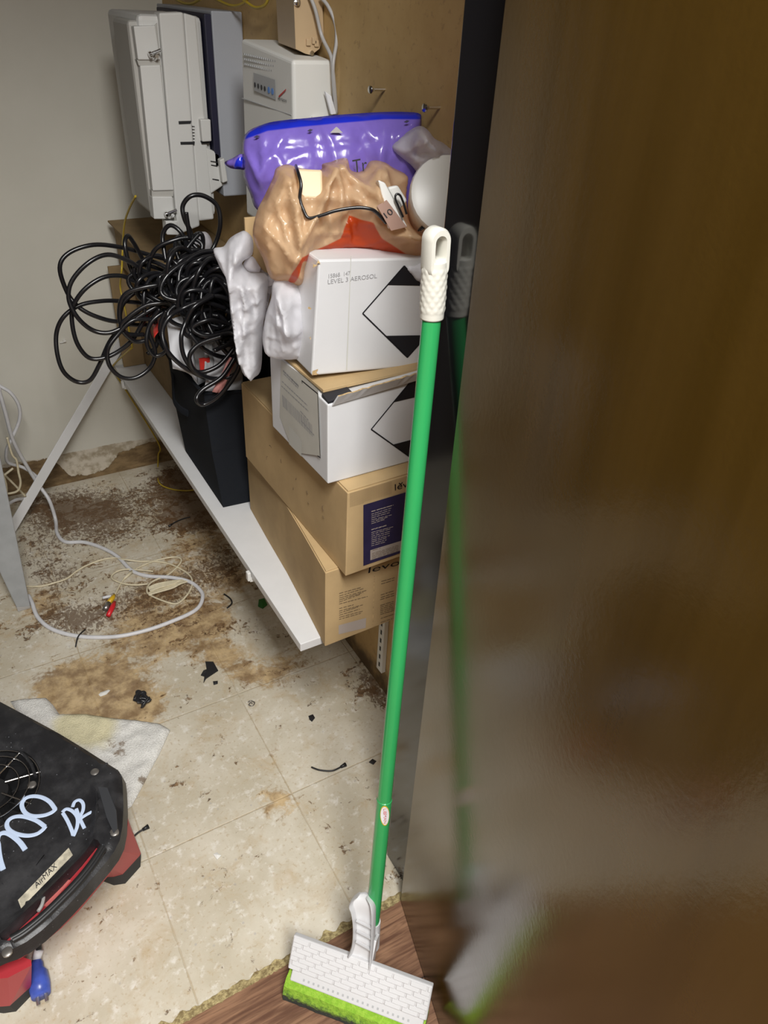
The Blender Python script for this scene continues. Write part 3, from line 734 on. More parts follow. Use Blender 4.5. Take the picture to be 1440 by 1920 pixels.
def sheet(name, mat, px, y0, y1, label, bow=.02, cat='paper', group=None, n=10, at=None):
    """a bowed sheet: four photo corners (tl, tr, br, bl) at depths y0 (top) .. y1 (bottom)"""
    tl, tr = Y(*px[0], y0), Y(*px[1], y0); br, bl = Y(*px[2], y1), Y(*px[3], y1)
    nrm = (tr-tl).cross(bl-tl).normalized(); nrm = nrm if nrm.y < 0 else -nrm
    def f(a, b): return tl.lerp(tr, a).lerp(bl.lerp(br, a), b)+nrm*(bow*sin(pi*a)*(1-.3*b)+.004*noise.noise(Vector((a*4, b*4, len(name)*1.7+y0*9))))
    v, fc = grid(0, 1, 0, 1, n, n, f); v2 = [p-nrm*.0012 for p in v]; k = len(v)
    ff_ = fc+[[i+k for i in q][::-1] for q in fc]
    bd = [i for i in range(n+1)]+[(j+1)*(n+1)-1 for j in range(1, n+1)]+[n*(n+1)+i for i in range(n-1, -1, -1)]+[j*(n+1) for j in range(n-1, 0, -1)]
    for i in range(len(bd)): a, b = bd[i], bd[(i+1) % len(bd)]; ff_.append([a, a+k, b+k, b])
    return tag(obj(name, v+v2, ff_, mat, None, True), label, cat, group)
s7 = lambda *p: [c7(x, y) for x, y in p]
sheet('paper_sheet', 'paper', s7((150, 190), (350, 260), (430, 800), (200, 600)), 1.56, 1.47, 'curved white paper sheet bending over the left rim of the black bin', .035)
sheet('paper_sheet', 'paper', s7((290, 150), (560, 130), (600, 640), (380, 760)), 1.62, 1.56, 'white paper sheet standing upright in the middle of the black bin', .01)
sheet('paper_sheet', 'paper', s7((560, 300), (800, 330), (800, 830), (470, 790)), 1.50, 1.425, 'white and pink printed sheet at the front right of the black bin', .012)
sheet('printed_strip', 'pinkpaper', s7((690, 500), (750, 520), (620, 810), (540, 800)), 1.415, 1.400, 'pink printed paper strip on the sheet at the front of the black bin', .003, 'paper strip')
sheet('red_card', 'redplastic', s7((20, 210), (150, 160), (160, 200), (40, 330)), 1.66, 1.60, 'red card with white edge at the left rim of the black bin', .004, 'card')
sheet('magazine', 'dark', s7((50, 340), (105, 310), (185, 560), (150, 500)), 1.645, 1.60, 'dark booklet with a red tip against the left rim of the black bin', .004, 'booklet')
sheet('grey_card', 'greypanel', s7((475, 390), (545, 390), (555, 640), (470, 620)), 1.47, 1.45, 'dark grey card upright among the cables in the black bin', .003, 'card')
mb = MB(); a, b = Y(*c7(430, 520), 1.455), Y(*c7(470, 600), 1.455)
mb.box(a+Vector((0, 0, 0)), a+Vector((.022, .006, -.03))); tag(mb.build('red_card', 'redplastic'), 'small red card showing between the cables in the black bin', 'card')

# ================================================================== TANGLE OF BLACK CABLE
c4 = crop(80, 340, 3.2727)
LOOPS = [  # photo polylines (detail coordinates) with the distance of each end along the wall
    ([(830, 500), (650, 450), (480, 405), (310, 390), (160, 440), (105, 530), (150, 680), (220, 770), (330, 830), (470, 860), (620, 820), (800, 700)], 1.72, 1.66),
    ([(1000, 520), (820, 600), (640, 560), (530, 490), (400, 450), (280, 500), (180, 610), (160, 720), (210, 830), (300, 910), (400, 930), (500, 890), (640, 800), (900, 660)], 1.64, 1.60),
    ([(930, 640), (700, 650), (560, 610), (480, 580), (370, 590), (260, 660), (190, 760), (180, 860), (210, 990), (280, 1080), (370, 1085), (470, 1040), (560, 960), (650, 820), (800, 720)], 1.66, 1.62),
    ([(860, 760), (650, 750), (480, 735), (360, 735), (230, 760), (130, 830), (85, 930), (90, 1060), (130, 1170), (210, 1230), (290, 1220), (350, 1120), (420, 970), (540, 840), (700, 700), (900, 600)], 1.70, 1.62),
    ([(700, 850), (560, 850), (470, 930), (400, 1030), (410, 1130), (480, 1200), (570, 1205), (660, 1140), (690, 1040), (650, 900), (720, 780)], 1.60, 1.60),
    ([(900, 560), (880, 380), (910, 320), (870, 230), (860, 150), (910, 90), (990, 90), (1070, 150), (1090, 260), (1060, 380), (1000, 470), (900, 560), (760, 640)], 1.62, 1.60),
    ([(905, 350), (890, 260), (880, 190)], 1.60, 1.60),
    ([(960, 320), (880, 420), (850, 520), (790, 590), (800, 700), (870, 780)], 1.60, 1.56),
    ([(830, 740), (740, 690), (670, 600), (650, 520), (690, 420), (780, 370), (900, 345), (980, 400), (900, 540)], 1.66, 1.58),
    ([(780, 760), (700, 650), (640, 530), (560, 380), (520, 335), (505, 400), (550, 560), (640, 700)], 1.74, 1.64),
    ([(1110, 560), (950, 560), (800, 620), (620, 650), (500, 700), (470, 820), (510, 930), (620, 940)], 1.56, 1.62),
    ([(1100, 600), (960, 640), (860, 700), (780, 740), (640, 760), (520, 840), (480, 900), (560, 980), (640, 975)], 1.56, 1.62),
    ([(700, 620), (570, 680), (490, 760), (480, 860), (560, 880), (640, 880)], 1.68, 1.68),
    ([(1120, 780), (980, 740), (860, 780), (780, 830), (735, 920), (760, 1030), (840, 1120), (940, 1180), (1010, 1210)], 1.46, 1.42),
    ([(1050, 700), (930, 770), (880, 860), (850, 960), (870, 1080), (940, 1170), (1040, 1210), (1150, 1200), (1200, 1150), (1190, 1050)], 1.44, 1.40),
    ([(1180, 1080), (1100, 1200), (980, 1280), (945, 1340), (990, 1370), (1090, 1310), (1180, 1190), (1210, 1120)], 1.40, 1.375),
    ([(900, 930), (990, 1030), (1110, 1080), (1200, 1060), (1160, 1000), (1050, 1040)], 1.44, 1.40),
    ([(1150, 880), (1020, 850), (920, 900), (1000, 950), (1150, 930), (1200, 960)], 1.44, 1.42),
    ([(820, 760), (700, 830), (650, 900), (640, 1000), (690, 1070), (760, 1030), (720, 900), (760, 790)], 1.60, 1.58),
    ([(640, 1060), (700, 1000), (690, 850), (660, 720), (690, 600)], 1.64, 1.66),
    ([(1190, 1000), (1080, 1130), (950, 1170), (900, 1080), (960, 1000), (1100, 950)], 1.42, 1.40),
]
mb = MB(); R0 = .0048
for pts, y0, y1 in LOOPS:
    n = len(pts); P3 = [Y(*c4(x, y), y0+(y1-y0)*i/(n-1)+.012*noise.noise(Vector((i*.7, y0*9, 3)))) for i, (x, y) in enumerate(pts)]
    mb.tube(spline(P3, 7), R0, 8)
rnd = random.Random(3)
cen = [Y(*c4(x, y), d) for x, y, d in ((900, 620, 1.56), (1000, 640, 1.54), (1060, 720, 1.52), (1020, 800, 1.50), (950, 720, 1.52), (880, 540, 1.60), (1080, 860, 1.46), (740, 660, 1.62), (1000, 560, 1.57))]
for i in range(64):
    c = cen[i % len(cen)]+Vector((rnd.uniform(-.015, .015), rnd.uniform(-.03, .03), rnd.uniform(-.02, .02)))
    nrm = Vector((rnd.uniform(-.5, .5), -1, rnd.uniform(-.4, .8))).normalized(); u = nrm.orthogonal().normalized(); b = nrm.cross(u)
    ra, rb, ph = rnd.uniform(.035, .085), rnd.uniform(.02, .05), rnd.uniform(0, pi)
    k = [c+(u*cos(ph)+b*sin(ph))*ra*cos(a)+(b*cos(ph)-u*sin(ph))*rb*sin(a)+nrm*.012*sin(2*a+i) for a in [2*pi*j/8 for j in range(rnd.choice((7, 8, 9)))]]
    mb.tube(spline(k, 5), R0, 7)
tag(mb.build('cable_tangle', 'blackcable', None, True), 'big tangle of thick black cable heaped over the bin and far cartons', 'cable')
# clear bag of small parts behind the tangle
c = [c4(x, y) for x, y in ((930, 330), (1000, 310), (1040, 370), (1030, 440), (960, 450), (910, 400))]
tag(puff('plastic_bag', 'clearfilm', c, frame_of(Y(*c[0], 1.72), Y(*c[2], 1.70)), .012, s=.006, amp=.006), 'small clear bag of parts behind the black cables, below the grey cabinet', 'bag')

# ================================================================== GREY CABINET ON THE BROWN WALL
EY = 1.760; ey = lambda x, y: Y(x, y, EY)
t = thing('utility_cabinet', (.57, 1.95, .94), 'tall pale grey plastic utility cabinet mounted in the corner, two screw latches', 'cabinet')
B1 = .604
# front cover: narrow raised panels on the side facing the room
MB().box((.470, EY+.012, .955), (B1-.002, 2.02, 1.345), .010).build('body', 'cabinetgrey', t)
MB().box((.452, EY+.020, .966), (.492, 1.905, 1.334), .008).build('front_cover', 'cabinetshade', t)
mb = MB()
def panel(px, d0, d1, bev=.002):           # four photo corners tl tr br bl extruded along the wall
    q = [ey(*p) for p in px]; f = [Vector((p.x, EY+d0, p.z)) for p in (q[3], q[2], q[1], q[0])]; g = [Vector((p.x, EY+d1, p.z)) for p in (q[3], q[2], q[1], q[0])]
    mb.hexa([f[0], f[1], g[1], g[0], f[3], f[2], g[2], g[3]], bev)
ce = crop(180, 0, 4.1735); E4 = lambda *pts: [ce(x, y) for x, y in pts]
panel(E4((295, 205), (465, 200), (505, 470), (330, 470)), 0, .03)
panel(E4((345, 515), (505, 510), (610, 1490), (445, 1495)), 0, .03)
panel(E4((440, 1540), (600, 1540), (615, 1715), (455, 1715)), 0, .03)
mb.build('cover_edge', 'cabinetgrey', t)
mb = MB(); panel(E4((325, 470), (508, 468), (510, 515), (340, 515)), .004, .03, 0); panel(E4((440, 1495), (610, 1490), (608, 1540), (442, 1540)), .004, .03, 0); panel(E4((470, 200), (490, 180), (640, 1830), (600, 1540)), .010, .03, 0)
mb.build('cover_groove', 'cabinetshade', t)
mb = MB()
panel(E4((492, 100), (685, 95), (815, 1770), (640, 1840)), 0, .04, .004)
panel(E4((545, 1730), (640, 1730), (650, 1840), (555, 1838)), 0, .03)
mb.build('base_side', 'cabinetgrey', t)
mb = MB(); panel(E4((690, 100), (790, 130), (930, 1720), (810, 1735)), .004, .04, .004)
panel(E4((860, 1150), (975, 1210), (1010, 1450), (905, 1520)), .004, .03, .003)
mb.build('hinge_side', 'cabinetgrey', t)
mb = MB(); panel(E4((805, 930), (885, 930), (893, 1100), (822, 1105)), -.010, .01, .002); mb.build('clip', 'cabinetgrey', t); mb = MB(); panel(E4((955, 1245), (990, 1230), (1018, 1410), (978, 1425)), -.012, .01, .002); mb.build('clip', 'cabinetgrey', t)
mb = MB(); panel(E4((645, 948), (745, 945), (740, 968), (648, 972)), -.001, .004, 0); panel(E4((660, 1110), (772, 1108), (770, 1130), (662, 1132)), -.001, .004, 0)
for i in range(5): panel(E4((735, 985+i*24), (775, 990+i*24), (775, 994+i*24), (735, 989+i*24)), -.001+.003, .007, 0)
panel(E4((900, 1260), (955, 1268), (955, 1276), (900, 1266)), .002, .006, 0); panel(E4((905, 1290), (955, 1298), (955, 1306), (905, 1296)), .002, .006, 0); panel(E4((915, 1400), (965, 1408), (965, 1416), (915, 1406)), .002, .006, 0)
panel(E4((820, 1105), (888, 1102), (885, 1122), (828, 1125)), -.001, .01, 0)
mb.build('vent_slots', 'dark', t)
for (x, y) in ((460, 410), (585, 1655)):
    p = ey(*ce(x, y)); mb = MB(); q0 = ey(*ce(x-38, y+10)); q1 = ey(*ce(x+35, y-20)); ov = Vector((0, -.010, 0))
    mb.tube([q0+ov, q1+ov], .0035, 10); lathe(mb, [(.0065, 0), (.0065, .005), (.004, .006)], q0+ov, q0-q1, 12); mb.tube([p+ov*1.3+Vector((0, 0, -.006)), p+Vector((0, .004, -.012))], .004, 8)
    smoothshade(mb.build('screw_latch', 'chrome', t))
t = thing('junction_box', (.645, 1.9, 1.0), 'flat blue-grey metal box on the brown wall right of the grey cabinet', 'cabinet')
MB().box((.620, EY+.004, .998), (WX-.001, 2.15, 1.356), .003).build('body', 'bluegrey', t)
mb = MB(); mb.box((.6045, EY+.004, 1.062), (.6195, 2.10, 1.350), .002); mb.build('gasket', 'gasket', t)
# ================================================================== WHITE ROUTER
t = thing('router_box', (.648, 1.46, 1.0), 'white wall-mounted network box with a small grey status panel', 'router')
rx0 = .606
MB().hexa([(rx0, 1.338, 1.00), (WX-.001, 1.342, 1.00), (WX-.001, 1.585, 1.00), (rx0-.002, 1.585, 1.00),
           (rx0, 1.338, 1.302), (WX-.001, 1.342, 1.302), (WX-.001, 1.585, 1.318), (rx0+.006, 1.585, 1.318)], .006, 3).build('body', 'router', t)
MB().hexa([(rx0+.035, 1.334, 1.00), (WX-.004, 1.334, 1.00), (WX-.004, 1.339, 1.00), (rx0+.035, 1.339, 1.00), (rx0+.035, 1.334, 1.218), (WX-.004, 1.334, 1.218), (WX-.004, 1.339, 1.218), (rx0+.035, 1.339, 1.218)], .001).build('side_door', 'router', t)
cr = crop(420, 0, 3.2727); rx = lambda x, y, d=0: X(*cr(x, y), rx0-.0012-d)
pn = MB().strip([[rx(180, 445), rx(312, 490), rx(318, 615), rx(184, 555)]]).build('status_panel', 'greypanel', t)
mb = MB()
for i in range(4): p = rx(190+i*20, 520+i*8, .0005); lathe(mb, [(.0042, 0), (.0042, .0004)], p, N_X, 10)
mb.build('status_icon', 'ink', t)
mb = MB()
for i in range(2): p = rx(275+i*22, 553+i*8, .0005); lathe(mb, [(.0055, 0), (.0055, .0004)], p, N_X, 10)
mb.build('blue_icon', 'blueink', t)
mb = MB(); text_on(mb, 'verizon', rx(328, 612, .0005), rx(382, 628, .0005), rx(330, 592, .0005)); mb.build('printed_name', 'ink', t)
mb = MB(); a, b = rx(335, 588, .0005), rx(380, 545, .0005); mb.add([a, b, b+Vector((0, 0, -.002)), a+Vector((0, 0, -.003))], [[0, 1, 2, 3]]); mb.build('check_mark', 'redink', t)
mb = MB()
for j in range(3):
    for i in range(22):
        y = 1.56-i*.0092; mb.box((rx0-.0004+.002, y, 1.293-j*.008), (rx0+.003, y+.004, 1.296-j*.008))
mb.build('vent_slots', 'greypanel', t)
mb = MB(); mb.box((rx0-.0006, 1.345, 1.2185), (rx0+.002, 1.58, 1.2197)); mb.build('seam', 'greypanel', t)
# ================================================================== BEIGE DEVICE AND CABLES
t = thing('wall_jack_box', (.655, 1.42, 1.30), 'beige plastic interface box on the wall above the white network box', 'interface box')
by = 1.385; q = lambda x, y: Y(*cr(x, y), by)
pts = [q(425, -80), q(600, -80), q(612, 230), q(585, 300), q(535, 338), q(500, 330), q(440, 300)]
mb = MB(); n = len(pts); bk = [Vector((min(p.x+.02, WX-.002), by+.12, p.z+.002)) for p in pts]
mb.add(pts+bk, [list(range(n)), list(range(2*n-1, n-1, -1))]+[[i, (i+1) % n, n+(i+1) % n, n+i] for i in range(n)])
mb.build('body', 'beige', t)
mb = MB()
for x, y in ((515, 255), (550, 245), (565, 262)): p = q(x, y); mb.box(p+Vector((-.004, -.004, -.006)), p+Vector((.004, .002, .004)), .001)
mb.build('latch_ridge', 'beige', t)
mb = MB(); lathe(mb, [(.006, 0), (.006, .004), (.003, .006)], q(445, 14), (0, -1, .2), 12); smoothshade(mb.build('screw', 'chrome', t)); mb = MB(); lathe(mb, [(.004, 0), (.004, .004)], q(535, 325), (0, -1, 0), 10); smoothshade(mb.build('screw', 'chrome', t))
mb = MB(); qc = lambda x, y, d: Y(*cr(x, y), d)
mb.tube(spline([qc(520, -40, 1.375), qc(560, 60, 1.37), qc(600, 220, 1.365), qc(655, 340, 1.335), qc(668, 430, 1.325), qc(680, 560, 1.325), qc(690, 700, 1.33)], 6), .0032, 8)
mb.tube(spline([qc(590, -20, 1.375), qc(640, 40, 1.36), qc(685, 150, 1.345), qc(690, 260, 1.335), qc(670, 390, 1.325), qc(672, 520, 1.325), qc(688, 700, 1.328)], 6), .0032, 8)
tag(mb.build('network_cable', 'greycable', None, True), 'two grey leads running down from the beige box beside the white network box', 'cable')
MB_ = MB(); a = [qc(620, 560, 1.328), qc(660, 590, 1.322), qc(690, 700, 1.322), qc(660, 705, 1.322)]
MB_.hexa([a[3], a[2], a[2]+Vector((0, .006, 0)), a[3]+Vector((0, .006, 0)), a[0], a[1], a[1]+Vector((0, .006, 0)), a[0]+Vector((0, .006, 0))], .001)
tag(MB_.build('cable_tag', 'paper'), 'small white tag hanging on the grey leads beside the white network box', 'tag')
mb = MB()
for pts in ([(590, -30), (640, 5), (700, 28), (760, 25), (820, -10)], [(900, -30), (960, 5), (1040, 40), (1100, 45), (1160, 20), (1200, -30)], [(1120, -30), (1180, 20), (1250, 60), (1320, 40), (1350, -20)]):
    mb.tube(spline([X(*ce(x, y), .66) for x, y in pts], 6), .0028, 7)
tag(mb.build('yellow_fibre', 'yellowcable', None, True), 'loops of yellow fibre cable hanging at the top above the blue-grey box', 'cable')
yp = [X(*c4(x, y), .448 if y < 500 else .427) for x, y, d in ((570, 90, 2.29), (530, 170, 2.27), (500, 270, 2.26), (490, 420, 2.25), (485, 540, 2.25), (475, 640, 2.25), (495, 740, 2.26), (520, 860, 2.27), (550, 1020, 2.28))]
mb = MB().tube(spline(yp, 6), .0026, 7)
c77 = crop(0, 580, 3.0)
mb.tube(spline([yp[-1], Vector((.402, 2.300, .395)), Vector((.415, 2.308, .36))]+[Y(*c77(x, y), 2.30) for x, y in ((885, 740), (890, 820), (888, 900))]+[Z(*c77(x, y), .003) for x, y in ((895, 975), (960, 1010), (1060, 1020), (1150, 1000))], 6), .0026, 7)
tag(mb.build('yellow_fibre', 'yellowcable', None, True), 'thin yellow fibre cable running down the corner behind the shelf to the floor', 'cable')
# screws in the wall
for (x, y), lab in (((697, 168), 'bare screw in the brown wall just right of the white network box'), ((799, 202), 'bare screw in the brown wall beside the black door jamb, lower of two')):
    p = X(x, y, WX-.024); o = MB(); o.tube([Vector((WX+.002, p.y, p.z)), Vector((WX-.020, p.y, p.z))], .0022, 8); lathe(o, [(.003, 0), (.0062, .004), (.0055, .006), (.002, .0065)], Vector((WX-.022, p.y, p.z)), N_X, 12)
    tag(smoothshade(o.build('wall_screw', 'chrome')), lab, 'screw')

p = Y(120, 638, WY); mb = MB(); mb.box(p+Vector((-.004, -.010, -.003)), p+Vector((.004, .001, .003)), .001); mb.box(p+Vector((-.014, -.006, -.006)), p+Vector((-.002, .0005, -.003)), .001)
tag(mb.build('wall_anchor', 'scrap'), 'tiny white plastic anchor stuck in the pale wall left of the cable tangle', 'anchor')
# ================================================================== BAGS ON THE STACK
c3 = crop(400, 190, 3.1304); s3 = lambda *p: [c3(x, y) for x, y in p]
t = thing('purple_pouch', (.58, 1.12, 1.07), 'large shiny purple zip bag with a blue top edge', 'bag')
fr = frame_of(Y(455, 250, 1.165), Y(790, 210, 1.035), .10)
puff('body', 'purple', s3((185, 195), (300, 132), (420, 110), (560, 97), (700, 82), (860, 70), (1000, 62), (1130, 62), (1210, 72), (1222, 120), (1215, 300), (1200, 450), (1190, 620), (1000, 700), (700, 720), (420, 700), (260, 640), (215, 540), (180, 450), (170, 340)), fr, .035, .02, t, rays=[(c3(300, 480), 30, 110, 10, .03, .1, .006), (c3(1000, 420), 70, 120, 10, .04, .12, .005)], s=.005, amp=.0035, freq=9, edge=.07,
     folds=[(s3((300, 420), (330, 330)), .008, .006), (s3((420, 380), (380, 300)), .006, .006), (s3((230, 270), (480, 265), (1000, 230)), -.003, .004), (s3((180, 460), (230, 520)), .008, .01), (s3((620, 330), (600, 180)), .004, .008), (s3((850, 300), (880, 180)), .004, .008), (s3((1050, 330), (1090, 200)), .004, .008)],
     masks={'print': [s3((150, 230), (190, 195), (300, 128), (420, 104), (560, 90), (700, 74), (1000, 52), (1240, 60), (1240, 104), (1000, 103), (700, 130), (500, 150), (330, 170), (190, 222))]}, seed=2)
puff('corner_flap', 'purple', s3((65, 360), (110, 335), (170, 310), (185, 400), (160, 400), (100, 392)), frame_of(Y(420, 305, 1.19), Y(460, 300, 1.16)), .006, .004, t, s=.005, amp=.002, edge=.012, masks={'print': [s3((128, 395), (150, 330), (180, 320), (175, 400))]})
o_, u_, v_, n_ = fr; pf = lambda x, y, d=.052: PL(*c3(x, y), o_+n_*d, n_)
mb = MB(); text_on(mb, 'Tr', pf(822, 420), pf(905, 405), pf(815, 345)); mb.build('printed_text', 'ink', t)
mb = MB()
for x, y, w_ in ((255, 207, 20), (568, 170, 18), (1135, 118, 18)): MB().add([pf(x-w_, y+4, .030), pf(x, y-8, .030), pf(x+w_, y-3, .030), pf(x, y+9, .030)], [[0, 1, 2, 3]]).build('punch_hole', 'navy', t)
mb = MB(); mb.add([pf(685, 185, .032), pf(720, 150, .032), pf(728, 152, .032), pf(760, 185, .032)], [[0, 1, 2, 3]])
mb.build('tear_notch', 'greycable', t)

t = thing('tan_bag', (.53, 1.03, 1.095), 'crumpled tan plastic shopping bag with an orange printed band on the white carton', 'bag')
fr = frame_of(Y(500, 420, 1.065), Y(800, 440, .985), .22)
OUT = s3((370, 392), (430, 370), (490, 385), (560, 398), (632, 400), (640, 368), (690, 355), (730, 340), (785, 335), (805, 400), (850, 415), (890, 395), (920, 352), (990, 350), (1060, 392), (1138, 440), (1132, 540), (1145, 680), (1180, 745), (1270, 760), (1290, 850), (1270, 915), (1150, 935), (1020, 900), (890, 862), (760, 868), (625, 900), (560, 965), (520, 1085), (440, 1060), (340, 1040), (290, 920), (232, 790), (255, 650), (300, 555), (350, 450))
puff('body', 'tan', OUT, fr, .042, .035, t, s=.0036, amp=.0055, freq=10, edge=.05, seed=5,
     rays=[(c3(690, 350), -150, -40, 22, .05, .16, .012), (c3(960, 370), -140, -40, 14, .04, .12, .010), (c3(500, 1040), 40, 120, 20, .05, .17, .011), (c3(1180, 800), 140, 215, 14, .04, .16, .010), (c3(420, 400), -130, -60, 14, .05, .15, .010)],
     folds=[(s3((500, 560), (630, 560), (640, 410)), .007, .006), (s3((640, 380), (760, 560), (900, 640)), .014, .009), (s3((350, 460), (290, 650), (330, 1000)), .012, .01), (s3((480, 620), (400, 740), (420, 1000)), .010, .008), (s3((560, 690), (480, 850), (430, 1010)), .010, .008),
            (s3((760, 640), (600, 760), (520, 900)), .010, .009), (s3((880, 650), (1000, 780), (1250, 800)), .014, .012), (s3((960, 360), (900, 480), (940, 600)), .012, .009), (s3((1000, 850), (1150, 880)), .008, .008), (s3((770, 680), (880, 840), (1100, 900)), -.008, .012), (s3((420, 500), (440, 640)), .008, .008), (s3((830, 420), (780, 560)), .008, .008)],
     masks={'print': [s3((432, 1060), (440, 1000), (490, 900), (600, 860), (730, 800), (745, 730), (775, 665), (830, 690), (890, 705), (960, 800), (1060, 860), (1150, 915), (1110, 940), (980, 905), (890, 870), (760, 880), (640, 880), (540, 960), (520, 1000), (545, 930), (500, 920), (470, 1060))]})
o_, u_, v_, n_ = fr; pt = lambda x, y, d=.070: PL(*c3(x, y), o_+n_*d, n_)
mb = MB(); mb.tube(spline([pt(485, 382, .03), pt(498, 420, .062), pt(515, 490, .072), pt(508, 570, .072), pt(530, 640, .074), pt(562, 686, .076), pt(640, 668, .080), pt(720, 642, .082), pt(840, 624, .084), pt(920, 632, .086), pt(960, 655, .084), pt(1015, 715, .080)], 7), .0024, 8, 1.3)
tag(mb.build('black_string', 'blackcable', None, True), 'thin black cord lying bent across the front of the tan bag', 'cord')
qi = [pt(492, 396, .050), pt(640, 402, .050), pt(644, 572, .064), pt(506, 566, .064)]
tag(MB().hexa([qi[3], qi[2], qi[2]-n_*.03, qi[3]-n_*.03, qi[0], qi[1], qi[1]-n_*.03, qi[0]-n_*.03], .003).build('cream_carton', 'creamcarton'), 'small cream carton showing at the top left of the tan bag', 'box')
# white pack with brown label poking out of the tan bag
ca = crop(680, 230, 7.111); a5 = lambda x, y, d: PL(*ca(x, y), o_+n_*(d+.010), n_)
t = thing('white_pack', a5(380, 1300, .06), 'small white pack with a brown label reading 10, sticking out of the tan bag', 'packet')
def slab(q, th, n, bev, name, mat, par): 
    return MB().hexa([q[3], q[2], q[2]-n*th, q[3]-n*th, q[0], q[1], q[1]-n*th, q[0]-n*th], bev).build(name, mat, par)
slab([a5(205, 760, .078), a5(300, 800, .078), a5(600, 1390, .078), a5(370, 1420, .078)], .02, n_, .002, 'body', 'whiteplastic', t)
slab([a5(330, 860, .070), a5(470, 830, .070), a5(600, 1040, .070), a5(490, 1160, .070)], .02, n_, .003, 'cap', 'whiteplastic', t)
slab([a5(190, 1110, .0795), a5(320, 1030, .0795), a5(590, 1390, .0795), a5(380, 1440, .0795)], .0015, n_, 0, 'paper_label', 'brownlabel', t)
mb = MB(); text_on(mb, '10', a5(322, 1275, .0805), a5(415, 1205, .0805), a5(272, 1208, .0805)); mb.build('printed_number', 'ink', t)
mb = MB(); mb.tube(spline([a5(540, 1260, .085), a5(470, 1100, .085), a5(435, 1010, .085), a5(450, 955, .085), a5(500, 970, .085), a5(550, 1090, .085), a5(585, 1220, .085)], 6), .0016, 7)
tag(mb.build('wire_hook', 'blackcable', None, True), 'thin black wire bent into a hook over the white pack in the tan bag', 'wire')
mb = MB(); mb.tube(spline([a5(740, 1440, .045), a5(830, 1330, .05), a5(850, 1220, .05), a5(800, 1130, .05), a5(820, 1050, .045)], 5), .004, 8, .35); mb.tube(spline([a5(760, 1430, .05), a5(900, 1340, .05), a5(860, 1240, .055), a5(770, 1290, .05)], 5), .004, 8, .35)
tag(mb.build('black_strap', 'blackcable', None, True), 'black folded strap between the tan bag and the white tub', 'strap')
# white tub and clear bag at the right end
tc = Y(846, 366, .935)
ax = Vector((-.35, -.8, .5)).normalized(); t = thing('white_tub', (tc.x, tc.y, tc.z-.06), 'round white tub lying at the right end of the pile beside the black jamb', 'tub')
smoothshade(lathe(MB(), [(.02, -.075), (.048, -.07), (.054, -.02), (.056, .0), (.054, .006), (.047, .008), (.004, .010)], tc+Vector((-.006, 0, .0)), ax, 32).build('body', 'whiteplastic', t), 30)
t2 = crop(680, 230, 7.111); s2 = lambda *p: [t2(x, y) for x, y in p]
tag(puff('plastic_bag', 'clearfilm', s2((380, 320), (440, 240), (560, 150), (700, 60), (800, 50), (890, 120), (960, 210), (1100, 280), (1300, 360), (1300, 560), (1100, 560), (900, 600), (760, 680), (640, 560), (520, 470), (430, 400)), frame_of(Y(735, 280, 1.03), Y(850, 280, .985), .1), .03, rays=[(t2(760, 80), -130, -40, 16, .02, .08, .010), (t2(1000, 420), 120, 220, 14, .02, .09, .009)], s=.0036, amp=.005, freq=14, seed=8, edge=.04,
     folds=[(s2((440, 420), (700, 300), (1100, 330)), .012, .01), (s2((560, 160), (740, 150)), -.008, .006), (s2((700, 400), (960, 390)), -.012, .012)]), 'crumpled translucent white bag above the white tub at the right end', 'bag')
tag(puff('plastic_bag', 'whitefilm', [cu(x, y) for x, y in ((1190, 170), (1300, 160), (1440, 110), (1560, 150), (1560, 330), (1400, 345), (1320, 340), (1250, 260))], frame_of(Y(765, 500, .948), Y(800, 500, .946)), .010, .004, s=.005, amp=.004, edge=.02), 'corner of white film hanging over the diamond carton behind the mop grip', 'bag')
# two white bags hanging at the left of the white cartons
c5 = crop(400, 420, 3.1304); s5 = lambda *p: [c5(x, y) for x, y in p]
tag(puff('plastic_bag', 'whitefilm', s5((0, 150), (60, 132), (95, 85), (150, 50), (190, 42), (232, 90), (228, 180), (180, 215), (172, 240), (215, 280), (270, 285), (325, 300), (318, 400), (308, 500), (292, 600), (288, 700), (280, 850), (245, 890), (170, 862), (150, 780), (128, 690), (100, 520), (82, 340), (40, 255)), frame_of(Y(400, 520, 1.175), Y(500, 520, 1.135)), .020, .014, rays=[(c5(160, 60), -105, -70, 18, .06, .2, .012), (c5(250, 870), 75, 112, 16, .06, .18, .010)], s=.0033, amp=.003, freq=12, seed=11, edge=.025,
     folds=[(s5((110, 110), (120, 400), (190, 840)), .014, .008), (s5((200, 300), (200, 500), (240, 860)), .012, .008), (s5((270, 320), (270, 560), (255, 800)), .010, .007), (s5((40, 170), (110, 300), (150, 600)), .010, .007)]), 'white plastic carrier bag hanging down beside the black cables, left of the cartons', 'bag')
tag(puff('plastic_bag', 'whitefilm', s5((350, 345), (385, 322), (430, 322), (500, 365), (545, 420), (562, 520), (560, 640), (552, 750), (520, 782), (420, 788), (330, 770), (295, 725), (290, 640), (312, 520), (340, 430)), frame_of(Y(500, 600, 1.055), Y(580, 600, 1.02)), .032, .02, rays=[(c5(400, 325), -120, -50, 20, .03, .11, .010), (c5(545, 600), 130, 230, 10, .02, .07, .006)], s=.0033, amp=.0035, freq=12, seed=14, edge=.04,
     folds=[(s5((390, 340), (430, 430), (460, 560)), .012, .008), (s5((470, 360), (480, 560)), .012, .007), (s5((300, 640), (400, 520), (400, 360)), .008, .008), (s5((470, 600), (555, 575)), .008, .005)]), 'knotted white plastic bag sitting on the open carton, left of the diamond carton', 'bag')
